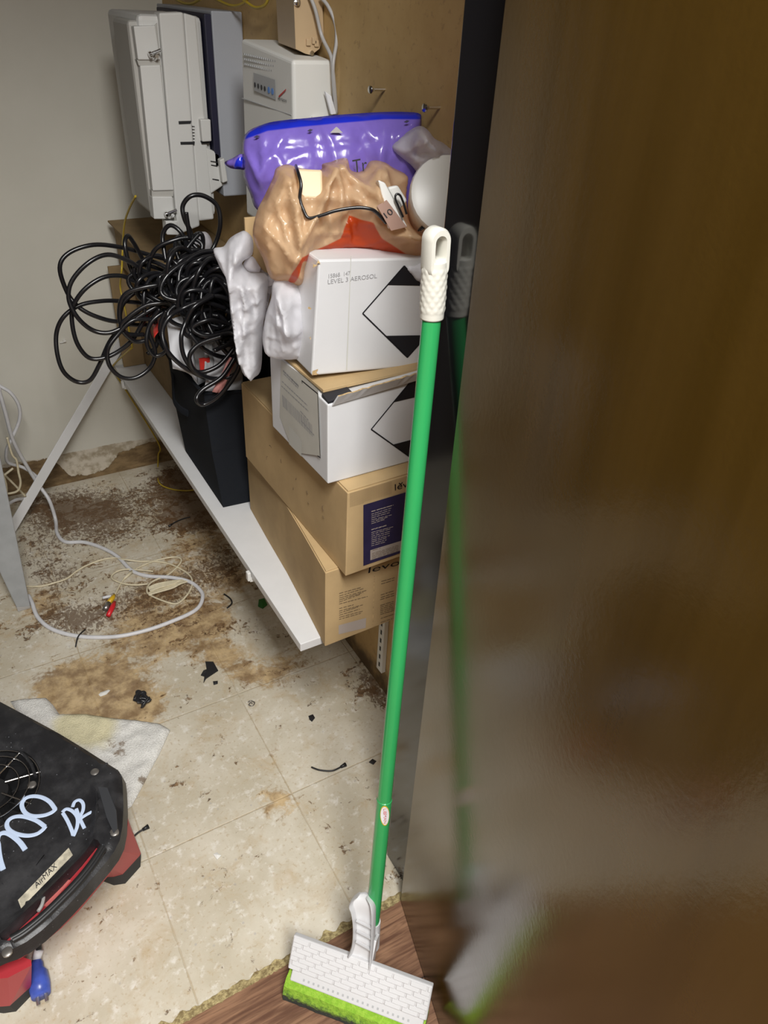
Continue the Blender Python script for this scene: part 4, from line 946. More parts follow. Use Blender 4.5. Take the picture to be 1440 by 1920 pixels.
# grey translucent bit linking them
tag(puff('plastic_bag', 'clearfilm', s5((230, 190), (300, 280), (420, 310), (360, 340), (330, 440), (300, 560), (320, 310), (215, 280), (175, 235)), frame_of(Y(475, 500, 1.14), Y(530, 520, 1.11)), .008, .006, s=.006, amp=.004, edge=.02), 'greyish film stretched between the two white bags under the tan bag', 'bag')

# ================================================================== MOP
t = thing('roller_mop', (.30, .49, 0), 'green-handled sponge mop with white grip leaning on the black door jamb', 'mop')
P0, P1 = Vector((.352, .522, .105)), Y(810, 590, .665)
gp = Y(819, 432, .668); ax = (P1-P0).normalized()
mb = MB().tube([P0, P0.lerp(P1, .5), P1], .0109, 24, caps=True); pole = smoothshade(mb.build('pole', 'green', t))
mb = MB().tube([P0, P0+ax*.30, P0+ax*.301], [.0118, .0118, .0109], 24); smoothshade(mb.build('lower_tube', 'green', t))
# moulded grip: dimpled sleeve, eye at the end
gl = (gp-P1).length; ga = (gp-P1).normalized(); gu = Vector((ga.z, 0, -ga.x)).normalized(); gv = ga.cross(gu)   # gu across the view, gv front to back
gl2 = gl*.66; mb = MB(); NS, NR = 48, 44; vs = []
for i in range(NR+1):
    k = i/NR; h = -.004+(gl2+.004)*k
    for j in range(NS):
        a = 2*pi*j/NS; r = .0133+.0006*sin(pi*k)
        if .12 < k < .88: r += .0011*abs(cos(a*5+k*17)*cos(a*5-k*17))
        vs.append(P1+ga*h+(gu*cos(a)+gv*sin(a))*r)
fs = [[i*NS+j, i*NS+(j+1) % NS, (i+1)*NS+(j+1) % NS, (i+1)*NS+j] for i in range(NR) for j in range(NS)]+[list(range(NS))[::-1], [NR*NS+j for j in range(NS)]]
mb.add(vs, fs); grip = mb.build('grip', 'cream', t, True)
# eye loop
eo = P1+ga*(gl2-.006); L = gl-gl2+.010; mb = MB(); prof = []
def eyepath(rw, y0, y1, n=14):
    pts = []
    for i in range(n+1): a = pi*i/n; pts.append((rw*cos(a), y1+rw*sin(a)))
    for i in range(n+1): a = pi+pi*i/n; pts.append((rw*cos(a), y0+rw*sin(a)))
    return pts
outer = eyepath(.0134, .000, L-.0134); inner = eyepath(.0052, .0105, L-.0148)
def ring3(path, d): return [eo+gu*x+ga*y+gv*d for x, y in path]
n = len(outer); lay = [ring3(outer, -.007), ring3(eyepath(.0115, .000, L-.0134), -.0105), ring3(eyepath(.0072, .0105, L-.0148), -.0105), ring3(inner, -.006), ring3(inner, .006), ring3(eyepath(.0072, .0105, L-.0148), .0105), ring3(eyepath(.0115, .000, L-.0134), .0105), ring3(outer, .007)]
for r in lay: mb.v += r
for i in range(len(lay)):
    for j in range(n): mb.f.append([i*n+j, i*n+(j+1) % n, ((i+1) % len(lay))*n+(j+1) % n, ((i+1) % len(lay))*n+j])
smoothshade(mb.build('hanging_eye', 'cream', grip), 50)
# oval badge wrapped on the lower pole
bc = PL(707, 1567, P0, Vector((-.7, -.7, 0))); k = (bc-P0).dot(ax); vd = (EYE-(P0+ax*k)); vd = (vd-ax*vd.dot(ax)).normalized(); sd = ax.cross(vd).normalized()
def onpole(s_, a_, r=.0122): return P0+ax*(k+s_)+(vd*cos(a_)+sd*sin(a_))*r
def oval(ra, rs, r): 
    mb = MB(); c = onpole(0, .28, r+.0002); rg = [onpole(rs*cos(2*pi*i/28)+.010*0, .28+ra*sin(2*pi*i/28)-.18*cos(2*pi*i/28), r) for i in range(28)]
    mb.add([c]+rg, [[0, i+1, (i+1) % 28+1] for i in range(28)]); return mb
oval(.62, .0205, .0121).build('badge_rim', 'yellowplug', t); oval(.55, .0185, .0123).build('badge', 'paper', t)
uv, fsx = text_geo('LIBMAN'); mb = MB(); mb.add([onpole(.015-.030*a, .28+.36*(b-.5)-.10+.2*a, .0126) for a, b in uv], fsx); mb.build('badge_text', 'redink', t)
# head
ud = Vector((.666, -.746, 0)); TL = Vector((.236, .580, .108)); TR = Vector((.396, .401, .108)); BL = Vector((.214, .558, .060)); ud = (TR-TL).normalized()
dn = (BL-TL).normalized(); hn = ud.cross(dn); hn = hn if hn.dot(EYE-TL) > 0 else -hn; HL = (TR-TL).length; HH = (BL-TL).length
hp = lambda a, b, d=0: TL+ud*a+dn*b+hn*d
mb = MB(); mb.hexa([hp(0, HH, 0), hp(HL, HH, 0), hp(HL, HH, -.010), hp(0, HH, -.010), hp(0, 0, 0), hp(HL, 0, 0), hp(HL, 0, -.012), hp(0, 0, -.012)], .002)
plate = mb.build('head_plate', 'bluewhite', t)
mb = MB(); rows_ = 7; cell = .029
for r in range(rows_):
    b0 = .0025+r*(HH-.004)/rows_; x = .002-cell*((r*.37) % 1)
    while x < HL-.002:
        a0, a1 = max(.002, x), min(HL-.002, x+cell-.0030)
        if a1-a0 > .003: mb.hexa([hp(a0, b0+.0064, .0030), hp(a1, b0+.0064, .0030), hp(a1, b0+.0064, -.001), hp(a0, b0+.0064, -.001), hp(a0, b0, .0006), hp(a1, b0, .0006), hp(a1, b0, -.001), hp(a0, b0, -.001)], .0004, 1)
        x += cell
mb.build('ribbed_bricks', 'bluewhite', plate)
# stepped rail with holes, under the plate
mb = MB(); mb.hexa([hp(.008, HH+.016, .004), hp(HL-.004, HH+.016, .004), hp(HL-.004, HH+.016, -.018), hp(.008, HH+.016, -.018), hp(.008, HH-.004, -.002), hp(HL-.004, HH-.004, -.002), hp(HL-.004, HH-.004, -.018), hp(.008, HH-.004, -.018)], .002)
rail = mb.build('roller_rail', 'bluewhite', t)
mb = MB()
for i in range(22):
    a = .030+i*.0086; mb.add([hp(a, HH+.010, .0026), hp(a+.0032, HH+.010, .0026), hp(a+.0032, HH+.0065, .0016), hp(a, HH+.0065, .0016)], [[0, 1, 2, 3]])
mb.build('drain_hole', 'greypanel', rail)
# sponge
mb = MB(); base = hp(0, HH+.014, 0); hf = Vector((hn.x, hn.y, 0)).normalized()
sec = [(-.030, .047), (.002, .047), (.012, .040), (.018, .024), (.018, .004), (.012, .0005), (-.034, .0005), (-.038, .02)]
def sp(a, o): return Vector((base.x, base.y, 0))+ud*a+hf*o[0]+Vector((0, 0, o[1]))
NA = 40
for i in range(NA+1): mb.v += [sp(.001+(HL-.002)*i/NA, (x+.0012*noise.noise(Vector((i*.8, x*90, z*90))), max(.0004, z+.001*noise.noise(Vector((i*.7, z*80, 4)))))) for x, z in sec]
m_ = len(sec)
for i in range(NA):
    for j in range(m_): mb.f.append([i*m_+j, i*m_+(j+1) % m_, (i+1)*m_+(j+1) % m_, (i+1)*m_+j])
mb.f += [list(range(m_)), [NA*m_+j for j in range(m_)][::-1]]
mb.build('sponge', 'sponge', t)
# squeeze lever: cupped channel standing in front of the pole
cm = crop(500, 1640, 3.6); mid = HL*.5
lev = [((545, 555), (700, 640), .004), ((572, 480), (706, 560), .006), ((580, 400), (712, 470), .009), ((578, 320), (716, 390), .012), ((566, 255), (718, 310), .016), ((552, 215), (716, 250), .018), ((570, 180), (705, 200), .016), ((610, 152), (680, 158), .010)]
def hq(x, y, d): return PL(*cm(x, y), TL+hn*d, hn)
mb = MB(); rows2 = []
lv3 = zip(spline([(*l, d) for l, r, d in lev], 4), spline([(*r, d) for l, r, d in lev], 4))
for l_, r_ in lv3:
    l, r, d = l_[:2], r_[:2], l_[2]
    A, B = hq(*l, d), hq(*r, d); rows2.append([A, A.lerp(B, .05)+hn*.003, A.lerp(B, .13)-hn*.010, A.lerp(B, .5)-hn*.013, A.lerp(B, .87)-hn*.010, A.lerp(B, .95)+hn*.003, B])
nr, nc = len(rows2), 7; fr_ = [p for r in rows2 for p in r]; bk_ = [p-hn*(.006 if 2 <= j % nc <= nc-3 else .019)+Vector((0, 0, 0)) for j, p in enumerate(fr_)]
mb.v = fr_+bk_; N_ = nr*nc
for i in range(nr-1):
    for j in range(nc-1):
        a = i*nc+j; mb.f += [[a, a+1, a+nc+1, a+nc], [N_+a, N_+a+nc, N_+a+nc+1, N_+a+1]]
    for j in (0, nc-1): a = i*nc+j; mb.f.append([a, a+nc, N_+a+nc, N_+a])
for j in range(nc-1): mb.f += [[j, N_+j, N_+j+1, j+1], [(nr-1)*nc+j, (nr-1)*nc+j+1, N_+(nr-1)*nc+j+1, N_+(nr-1)*nc+j]]
lv = smoothshade(mb.build('squeeze_lever', 'bluewhite', t), 50)
mb = MB()
for (l, r, d) in (((580, 330), (710, 395), .018), ((582, 400), (710, 468), .015), ((578, 470), (708, 545), .012)):
    A, B = hq(*l, d), hq(*r, d); A, B = A.lerp(B, .1)-hn*.007, A.lerp(B, .9)-hn*.007; zz = Vector((0, 0, .0022)); mb.hexa([A, B, B-hn*.008, A-hn*.008, A+zz, B+zz, B-hn*.008+zz, A-hn*.008+zz])
mb.build('lever_rib', 'bluewhite', lv)
# socket that holds the pole
s0 = hp(mid+.012, .004, -.012); mb = MB(); mb.tube([P0-ax*.03, P0+ax*.030], [.016, .0135], 18); mb.hexa([hp(mid+.012, .01, -.002), hp(mid+.017, .01, -.002), hp(mid+.017, .01, -.03), hp(mid+.012, .01, -.03), hp(mid+.012, -.034, -.008), hp(mid+.017, -.034, -.008), hp(mid+.017, -.034, -.03), hp(mid+.012, -.034, -.03)], .001)
mb.build('pole_socket', 'bluewhite', t)

# ================================================================== AIR MOVER
c8 = crop(0, 1280, 3.0); FZ = .200; dz = lambda x, y, z=FZ: Z(*c8(x, y), z)
t = thing('air_mover', (-.18, 1.0, 0), 'black and red low-profile air mover fan at the lower left, marked 900 in pale blue', 'fan')
OUTL = [(0, 88), (170, 178), (330, 265), (470, 350), (610, 435), (672, 472), (692, 500), (700, 560), (706, 680), (702, 800), (690, 890), (660, 960), (615, 1030), (540, 1130), (470, 1210), (400, 1290), (320, 1375), (240, 1450), (150, 1515), (70, 1560), (0, 1588)]
TOPO = [(0, 92), (170, 182), (330, 269), (470, 354), (605, 440), (660, 474), (680, 504), (686, 560), (690, 680), (684, 790), (668, 870), (638, 930), (592, 990), (510, 1085), (445, 1160), (375, 1235), (300, 1310), (222, 1380), (140, 1440), (66, 1478), (0, 1500)]
P2 = [(dz(*p).x, dz(*p).y) for p in TOPO]
REST = [(-.27, .73), (-.36, .76), (-.44, .86), (-.50, .98), (-.46, 1.14), (-.38, 1.27), (-.27, 1.36), (-.19, 1.37)]; P2 += REST
SLOT = [(525, 872), (548, 880), (592, 950), (560, 985), (480, 1080), (400, 1170), (300, 1265), (200, 1345), (100, 1415), (50, 1445), (5, 1440), (-10, 1410), (60, 1350), (190, 1232), (330, 1095), (440, 975)]
S2 = [(dz(*p).x, dz(*p).y) for p in SLOT]
def inset(poly, d):
    n = len(poly); out = []; ar = sum(poly[i][0]*poly[(i+1) % n][1]-poly[(i+1) % n][0]*poly[i][1] for i in range(n)); sg = 1 if ar > 0 else -1
    for i in range(n):
        a, b, c = Vector(poly[i-1]), Vector(poly[i]), Vector(poly[(i+1) % n]); e1 = (b-a).normalized(); e2 = (c-b).normalized()
        nn = (Vector((-e1.y, e1.x))+Vector((-e2.y, e2.x))); nn = nn.normalized()*sg; out.append((b.x+nn.x*d, b.y+nn.y*d))
    return out
BOT2 = inset(P2, -.004)
HOLE = []; hc = dz(-70, 600, .19); hc = (hc.x, hc.y)
HOLE = [(hc[0]+.088*cos(2*pi*i/40), hc[1]+.088*sin(2*pi*i/40)) for i in range(40)]
V, fs = fill(P2, .012, holes=[S2, HOLE])
DECK = [(0, 300), (100, 335), (200, 385), (330, 460), (480, 560), (542, 590), (545, 700), (530, 850), (500, 930), (190, 1232), (0, 1400), (-200, 1400), (-400, 1200), (-400, 300), (-200, 230)]
D2 = [(dz(*p).x, dz(*p).y) for p in DECK]
FAC = [dz(*p) for p in ((548, 585), (600, 600), (645, 830), (560, 860))]; F2 = [(p.x, p.y) for p in FAC]
def fz(p):
    d = polydist(p, P2); z = FZ
    if d < .012: z -= .010*(1-d/.012)**2
    if inpoly(p, D2): z -= .014*min(1, polydist(p, D2)/.012)
    if inpoly(p, F2): z -= .006*min(1, polydist(p, F2)/.008)
    ds = polydist(p, S2)
    if ds < .006: z -= .003*(1-ds/.006)
    dh = abs(math.hypot(p[0]-hc[0], p[1]-hc[1])-.118)
    if dh < .004: z += .002*(1-dh/.004)
    return z
mb = MB(); mb.add([(x, y, fz((x, y))) for x, y in V], fs)
def wall(poly, z0, zf):
    q = resample(poly, .012); n = len(q); mb.add([(x, y, zf((x, y))) for x, y in q]+[(x, y, z0) for x, y in q], [[i, (i+1) % n, n+(i+1) % n, n+i] for i in range(n)])
n = len(P2); mb.add([(x, y, fz((x, y))) for x, y in P2]+[(x, y, .164) for x, y in BOT2]+[(x, y, .150) for x, y in inset(P2, .018)], [[i, (i+1) % n, n+(i+1) % n, n+i] for i in range(n)]+[[n+i, n+(i+1) % n, 2*n+(i+1) % n, 2*n+i] for i in range(n)])
wall(S2, .150, fz); wall(HOLE, .14, fz)
# ribs on the deck
for (a, b, h) in (((205, 350), (340, 470), .003), ((18, 1135), (335, 812), .003), ((392, 676), (488, 578), .003), ((205, 1030), (300, 905), .0015), ((155, 1090), (250, 970), .0015)):
    A, B = dz(*a, .186), dz(*b, .186); mb.tube([A, B], h, 6)
for pts in ([(0, 268), (100, 310), (210, 372), (340, 450), (480, 545), (542, 578)], [(542, 578), (548, 690), (540, 790), (535, 850)], [(0, 325), (70, 350), (130, 400), (175, 460), (200, 530)], [(545, 578), (600, 455)]):
    mb.tube(spline([dz(*p, .1955 if pts[0][1] in (268, 578) else .187) for p in pts], 5), .0032, 7)
bm_ = mb.build('top_shell', 'fanblack', t); smoothshade(bm_, 40)
q = [dz(*p, .2003) for p in ((550, 585), (605, 592), (655, 720), (662, 820), (640, 850), (600, 760))]; MB().prism([(p.x, p.y) for p in q], .192, .2018, .0006).build('corner_facet', 'fansheen', t)
# red lower housing
mb = MB(); bc_ = (-.20, 1.03); a_, b_ = [[(bc_[0]+(x-bc_[0])*k_, bc_[1]+(y-bc_[1])*k_) for x, y in BOT2] for k_ in (.84, .56)]; n = len(a_); mb.add([(x, y, .134) for x, y in a_]+[(x, y, .112) for x, y in a_]+[(x, y, .03) for x, y in b_], [[i, (i+1) % n, n+(i+1) % n, n+i] for i in range(n)]+[[n+i, n+(i+1) % n, 2*n+(i+1) % n, 2*n+i] for i in range(n)]+[list(range(n)), [2*n+i for i in range(n)]]); mb.build('lower_housing', 'fanred', t)
mb = MB(); lathe(mb, [(.002, 0), (.096, 0), (.096, .004), (.002, .004)], Vector((hc[0], hc[1], .1345)), (0, 0, 1), 30); mb.build('intake_bowl', 'blackplastic', t)
mb = MB(); q = inset(S2, .0008); mb.prism(q, .1345, .170); mb.build('handle_well', 'fanred', t); mb = MB(); q = [dz(*p, .172) for p in ((335, 1100), (400, 1110), (270, 1260), (195, 1245))]; mb.prism([(p.x, p.y) for p in q], .168, .1715); mb.build('handle_web', 'fanpink', t)
# carrying handle: ridged black bar along the slot
hl = [(575, 925), (520, 1010), (440, 1110), (340, 1215), (230, 1320), (130, 1400), (62, 1440)]
mb = MB()
for d, r in ((0, .006), (.012, .005)):
    mb.tube(spline([dz(x+d*900, y+d*700, .203) for x, y in hl], 5), r, 8)
smoothshade(mb.build('handle', 'blackplastic', t), 60)
mb = MB(); mb.tube(spline([dz(238, 1160, .178), dz(246, 1200, .185), dz(236, 1250, .190), dz(215, 1285, .192)], 5), .0028, 7); mb.build('strap_loop', 'greycable', t)
# intake ring, wire guard and hub
mb = MB(); C3 = Vector((hc[0], hc[1], .178))
def ringpts(r, z): return [(hc[0]+r*cos(2*pi*i/48), hc[1]+r*sin(2*pi*i/48), z) for i in range(49)]
for r in (.086, .070, .052): mb.tube(ringpts(r, .186 if r > .08 else .190), .0016, 6)
for i in range(8): a = 2*pi*i/8; mb.tube([(hc[0]+.03*cos(a), hc[1]+.03*sin(a), .192), (hc[0]+.088*cos(a), hc[1]+.088*sin(a), .184)], .0016, 6)
smoothshade(mb.build('intake_guard', 'chrome', t), 60)
mb = MB(); lathe(mb, [(.004, .0), (.032, .0), (.034, -.01), (.034, -.04)], Vector((hc[0], hc[1], .178)), (0, 0, 1), 24); 
for i in range(10):
    a = 2*pi*i/10; e = Vector((cos(a), sin(a), 0)); p = Vector((-sin(a), cos(a), 0)); c = Vector((hc[0], hc[1], .150)); mb.hexa([c+e*.03-p*.002-Vector((0, 0, .01)), c+e*.082-p*.012-Vector((0, 0, .01)), c+e*.082-p*.010-Vector((0, 0, .01)), c+e*.03-Vector((0, 0, .01)), c+e*.03-p*.002+Vector((0, 0, .012)), c+e*.082-p*.012+Vector((0, 0, .012)), c+e*.082-p*.010+Vector((0, 0, .012)), c+e*.03+Vector((0, 0, .012))])
mb.build('impeller', 'blackplastic', t)
mb = MB()
for x, y, z in ((533, 503, .199), (643, 842, .198), (40, 1515, .199), (180, 575, .187)):
    smoothshade(lathe(MB(), [(.0075, -.002), (.0075, .0012), (.005, .0025), (.001, .0026)], dz(x, y, z), (0, 0, 1), 14).build('screw', 'greyplug', t), 40)
# feet
def hullobj(pts, name, mat):
    bm = bmesh.new(); [bm.verts.new(p) for p in pts]; r = bmesh.ops.convex_hull(bm, input=bm.verts[:]); bm.verts.ensure_lookup_table()
    bmesh.ops.delete(bm, geom=[v for v in bm.verts if not v.link_faces], context='VERTS'); bm.verts.index_update()
    o = obj(name, [v.co.copy() for v in bm.verts], [[v.index for v in f.verts] for f in bm.faces], mat, t); bm.free(); return o
def footh(bot, top, z1):
    B = [Z(*c8(*p), .0004) for p in bot]; B1 = [Z(*c8(*p), .030) for p in top[0]]; T1 = [Z(*c8(*p), z1) for p in top[1]]
    hullobj(B+[p+Vector((0, 0, -.0005)) for p in B1], 'rubber_foot', 'rubber'); hullobj(B1+T1, 'foot_block', 'fanred')
def foot(bot, top, z1):
    r = thing_child = None
    footh(bot, top, z1)
foot([(793, 985), (790, 1035), (705, 1130), (640, 1140), (575, 1115), (560, 900), (700, 850)],
     ([(793, 960), (785, 975), (690, 1078), (640, 1092), (580, 1095), (560, 900), (700, 830)], [(716, 752), (722, 790), (684, 950), (640, 1000), (600, 1030), (560, 880), (660, 760)]), .125)
foot([(175, 1730), (172, 1765), (90, 1850), (20, 1860), (-80, 1850), (-120, 1640), (110, 1600)],
     ([(177, 1700), (172, 1712), (55, 1818), (10, 1822), (-80, 1820), (-120, 1600), (110, 1560)], [(175, 1560), (178, 1590), (45, 1660), (0, 1665), (-60, 1660), (-100, 1560), (120, 1540)]), .120)
# markings
def ribbon(mb, pts, wd, at, k=6): mb.tube(spline([at(*p) for p in pts], k), wd*.5, 8, .18, up=(0, 0, 1))
c1 = crop(0, 1280, 5.143); c2 = crop(0, 1540, 5.053); DZ = .1876
d1 = lambda x, y: Z(*c1(x, y), DZ); d2 = lambda x, y: Z(*c2(x, y), DZ); d88 = lambda x, y: Z(*c8(x, y), DZ)
mb = MB()
ribbon(mb, [(535, 1225), (480, 1150), (400, 1105), (310, 1095), (240, 1120), (210, 1180), (240, 1250), (310, 1285), (420, 1280), (500, 1250), (538, 1215)], .0075, d1)
ribbon(mb, [(435, 1390), (350, 1330), (220, 1290), (120, 1300), (68, 1350), (80, 1410), (150, 1455), (260, 1475), (350, 1460), (410, 1420), (438, 1385)], .0075, d1)
ribbon(mb, [(240, 270), (190, 200), (120, 140), (60, 110), (10, 115), (-20, 150), (-30, 220)], .0085, d2); ribbon(mb, [(30, 460), (5, 380), (-10, 300), (-20, 200)], .0085, d2)
mb.build('painted_number', 'marker', t)
mb = MB()
ribbon(mb, [(605, 1255), (650, 1330), (690, 1420), (705, 1470)], .0062, d1); ribbon(mb, [(600, 1250), (640, 1218), (700, 1240), (745, 1300), (745, 1380), (720, 1450), (705, 1480)], .0062, d1)
ribbon(mb, [(735, 1215), (765, 1300), (815, 1405)], .0060, d1); ribbon(mb, [(700, 1200), (720, 1150), (765, 1132), (800, 1165), (800, 1230), (765, 1300)], .0060, d1); ribbon(mb, [(775, 1310), (830, 1275), (885, 1245)], .0060, d1)
mb.build('painted_letters', 'marker', t)
mb = MB(); q = [d2(170, 745), d2(200, 825), d2(690, 320), d2(650, 250)]; mb.strip([q]); mb.build('name_sticker', 'sticker', t)
mb = MB(); e = Vector((0, 0, .0008)); text_on(mb, 'AirMAX', d2(345, 640)+e, d2(545, 435)+e, d2(320, 595)+e); mb.build('sticker_text', 'ink', t)
# blue plug hanging out at the near side
c9 = crop(0, 1540, 5.053); z9 = lambda x, y, z: Z(*c9(x, y), z)
pl = [z9(370, 1220, .035), z9(345, 1300, .025), z9(350, 1400, .02), z9(375, 1560, .018), z9(390, 1650, .018)]
t = thing('power_plug', Vector((pl[3].x, pl[3].y, 0)), 'blue power plug with a white collar on the floor beside the red fan foot', 'plug')
mb = MB().tube([pl[0], pl[1]], .0075, 12); mb.build('collar', 'paper', t, True)
mb = MB().tube([pl[1], pl[1].lerp(pl[2], .5), pl[2], pl[2].lerp(pl[3], .3), pl[3], pl[4]], [.006, .0105, .011, .016, .017, .015], 14); mb.build('plug_body', 'bluerubber', t, True)
mb = MB().tube([pl[0]+Vector((.004, .03, .012)), pl[0]], .005, 10); mb.build('lead', 'blackplastic', t, True)
d = (pl[4]-pl[3]).normalized(); sd_ = d.cross(Vector((0, 0, 1)))
for s_ in (-.007, .006): MB().tube([pl[4]+sd_*s_, pl[4]+sd_*s_+d*.013], .0028, 8, .4).build('prong', 'greyplug', t)
# ================================================================== RAG
cR = crop(0, 1280, 3.0)
rag = [(60, 110), (140, 95), (260, 90), (300, 130), (335, 182), (480, 180), (640, 205), (760, 215), (900, 235), (958, 270), (900, 400), (840, 510), (800, 590), (740, 700), (705, 720), (640, 640), (500, 560), (300, 400), (150, 260)]
R2 = [(Z(*cR(*p)).x, Z(*cR(*p)).y) for p in rag]; V, fs = fill(R2, .007)
so = [(Z(*cR(x, y)), r, a) for x, y, r, a in ((690, 400, .03, .75), (800, 560, .015, .8), (420, 290, .02, .4), (620, 350, .015, .6), (460, 320, .02, .4))]; ye = [(Z(*cR(x, y)), r, a) for x, y, r, a in ((520, 280, .07, 1), (400, 250, .04, .5))]
vs = []
for x, y in V:
    d = polydist((x, y), R2); h = .003+.007*min(1, d/.012)+.004*(1-abs(noise.noise(Vector((x*22, y*22, 1))))*2)*min(1, d/.01)+.0015*noise.noise(Vector((x*90, y*90, 2)))
    vs.append(Vector((x, y, max(.002, h))))
N_ = len(vs); al = vs+[Vector((v.x, v.y, .0006)) for v in vs]
# skirt between top and underside
ec = {}
for f in fs:
    for i in range(len(f)): a, b = f[i], f[(i+1) % len(f)]; ec[(min(a, b), max(a, b))] = ec.get((min(a, b), max(a, b)), 0)+1
af = fs+[[i+N_ for i in f][::-1] for f in fs]+[[a, b, b+N_, a+N_] for (a, b), c in ec.items() if c == 1]
tag(obj('towel', al, af, 'rag', None, True, {'soil': [gauss(v, so) for v in al], 'yellow': [gauss(v, ye) for v in al]}), 'dirty white terry towel lying on the floor behind the fan', 'towel')

# ================================================================== GREY LEG, BRACE, CABLES AT THE LEFT
c6 = crop(0, 820, 5.333)
lb = [Z(*c6(180, 1745), .001), Z(*c6(305, 1715), .001)]
t = thing('table_leg', ((lb[0].x+lb[1].x)/2, lb[0].y, 0), 'grey tapered steel leg standing at the left edge of the photo', 'table leg')
y0 = (lb[0].y+lb[1].y)/2
p0, p1, q0, q1 = Y(*c6(165, 1700), y0), Y(*c6(303, 1690), y0), Y(-35, 1000, y0), Y(10, 905, y0)
top0 = p0+(q0-p0)*2.2; top1 = p1+(q1-p1)*1.8
mb = MB(); dpt = Vector((0, .035, 0)); mb.hexa([p0, p1, p1+dpt, p0+dpt, top0, top1, top1+dpt, top0+dpt], .002); mb.build('post', 'greyleg', t)
mb = MB(); mb.hexa([lb[0], Vector((lb[1].x, lb[0].y, .001)), Vector((lb[1].x, y0+.034, .001)), Vector((lb[0].x, y0+.034, .001)), p0, p1, p1+dpt, p0+dpt], .001); mb.build('foot_cap', 'greycable', t)
# white strip leaning in the corner
b0, b1 = Z(10, 1012, .001), Y(232, 636, 2.322); dirv = (b1-b0).normalized(); sv = Vector((dirv.z, 0, -dirv.x)).normalized()*.0145; tv = Vector((0, .004, 0))
MBs = MB().hexa([b0-sv, b0+sv, b0+sv+tv, b0-sv+tv, b1-sv, b1+sv, b1+sv+tv, b1-sv+tv], .0006)
tag(MBs.build('trim_strip', 'shelf'), 'long white flat strip leaning diagonally against the wall left of the shelf', 'strip')
g7 = lambda x, y: c77(x, y)
# thick white cord: hangs at the left, loops over the floor
mb = MB()
air = [((-40, 400), 2.10), ((0, 432), 2.10), ((60, 470), 2.10), ((105, 540), 2.11), ((110, 620), 2.12), ((70, 720), 2.13), ((38, 790), 2.14), ((45, 860), 2.16)]
mb.tube(spline([Y(*g7(x, y), d) for (x, y), d in air]+[Y(*g7(130, 890), 2.17), Y(*g7(205, 940), 2.18), Y(*g7(235, 990), 2.19)], 7), .0048, 9)
cr_ = [Y(*g7(x, y), d) for (x, y), d in (((-10, 440), 2.08), ((30, 580), 2.10), ((75, 740), 2.13), ((150, 880), 2.16), ((212, 980), 2.17), ((275, 1070), 2.14))]
flo = [Z(*g7(x, y), .0055) for x, y in ((312, 1180), (322, 1260), (368, 1308), (470, 1310), (570, 1340), (660, 1390), (740, 1468), (830, 1500), (960, 1508), (1060, 1530), (1118, 1570), (1140, 1620), (1100, 1692), (950, 1762), (800, 1812), (640, 1842), (450, 1840), (300, 1802), (215, 1735), (180, 1650), (160, 1610))]
mb.tube(spline(cr_+flo, 7), .0055, 10)
cb = mb.build('white_cable', 'whitecable', None, True)
tag(cb, 'thick white flat cord hanging at the left and looping over the dirty floor', 'cord')
mb = MB(); z0 = Z(*g7(440, 1838), .006); mb.tube(spline([Z(*g7(425, 1900), .002), Z(*g7(440, 1840), .013), Z(*g7(480, 1800), .003)], 6), .0018, 7); tag(mb.build('cable_tie', 'blackplastic', None, True), 'thin black cable tie cinched around the white cord loop', 'cable tie')
# cream cables hanging at the left
for pts, lab in (([(0, 300), (60, 470), (65, 600), (85, 700), (107, 840)], 'cream cable hanging straightest down beside the grey leg'),
                 ([(70, 0), (120, 170), (165, 230), (185, 350), (205, 450), (180, 530), (100, 560), (-30, 565)], 'cream cable bending round into a U above the grey leg'),
                 ([(-30, 300), (60, 390), (150, 480), (255, 590)], 'cream cable slanting down to the right behind the white strip'),
                 ([(-30, 440), (40, 380), (130, 310)], 'short cream cable crossing up to the right at the left edge')):
    tag(MB().tube(spline([Y(*c6(x, y), 2.05+.03*i/len(pts)+(.06 if 'slant' in lab else 0)) for i, (x, y) in enumerate(pts)], 7), .0032, 8).build('cream_cable', 'creamcable', None, True), lab, 'cable')
tag(MB().tube(spline([Y(*c6(x, y), d) for (x, y), d in (((-40, 760), 2.06), (60, 690) and ((60, 690), 2.06), ((110, 650), 2.08), ((180, 620), 2.11), ((260, 612), 2.16))], 7), .0048, 8).build('white_cable', 'whitecable', None, True), 'white cord arching from behind the white strip to the left edge', 'cord')
# cream video cable with plugs
f6 = crop(0, 1000, 3.4286); z6 = lambda x, y, z=.004: Z(*f6(x, y), z)
t = thing('video_cable', z6(800, 300, 0), 'thin cream video cable coiled on the floor with yellow and red plugs', 'cable')
mb = MB()
mb.tube(spline([z6(x, y, .0035) for x, y in ((165, 340), (260, 340), (350, 318), (430, 290), (490, 245), (560, 205), (660, 168), (740, 158))]+[z6(800, 168, .012)]+[z6(x, y, .004) for x, y in ((900, 180), (1000, 180), (1100, 200), (1195, 250), (1235, 300), (1220, 370), (1160, 440), (1100, 450), (970, 400), (945, 360), (980, 310), (1090, 260), (1165, 180), (1125, 152), (1000, 175), (900, 215), (850, 245), (800, 290), (750, 370), (733, 425))], 7), .0026, 8)
mb.tube(spline([z6(x, y, .008) for x, y in ((985, 245), (900, 236), (800, 232), (735, 255), (720, 290), (790, 322), (870, 332), (950, 325))], 7), .0026, 8)
for i in range(7):
    a = i*7; mb.tube(spline([z6(950+i*3, 350+a*.7, .005+.002*(i % 3)), z6(1010, 325+a*.7, .012), z6(1100, 308+a*.5, .010), z6(1180-i*6, 300+a*.3, .007), z6(1200-i*8, 312+a*.3, .007), z6(1110, 330+a*.5, .006), z6(1000, 362+a*.5, .006), z6(955, 385+a*.3, .005)], 5), .0024, 7)
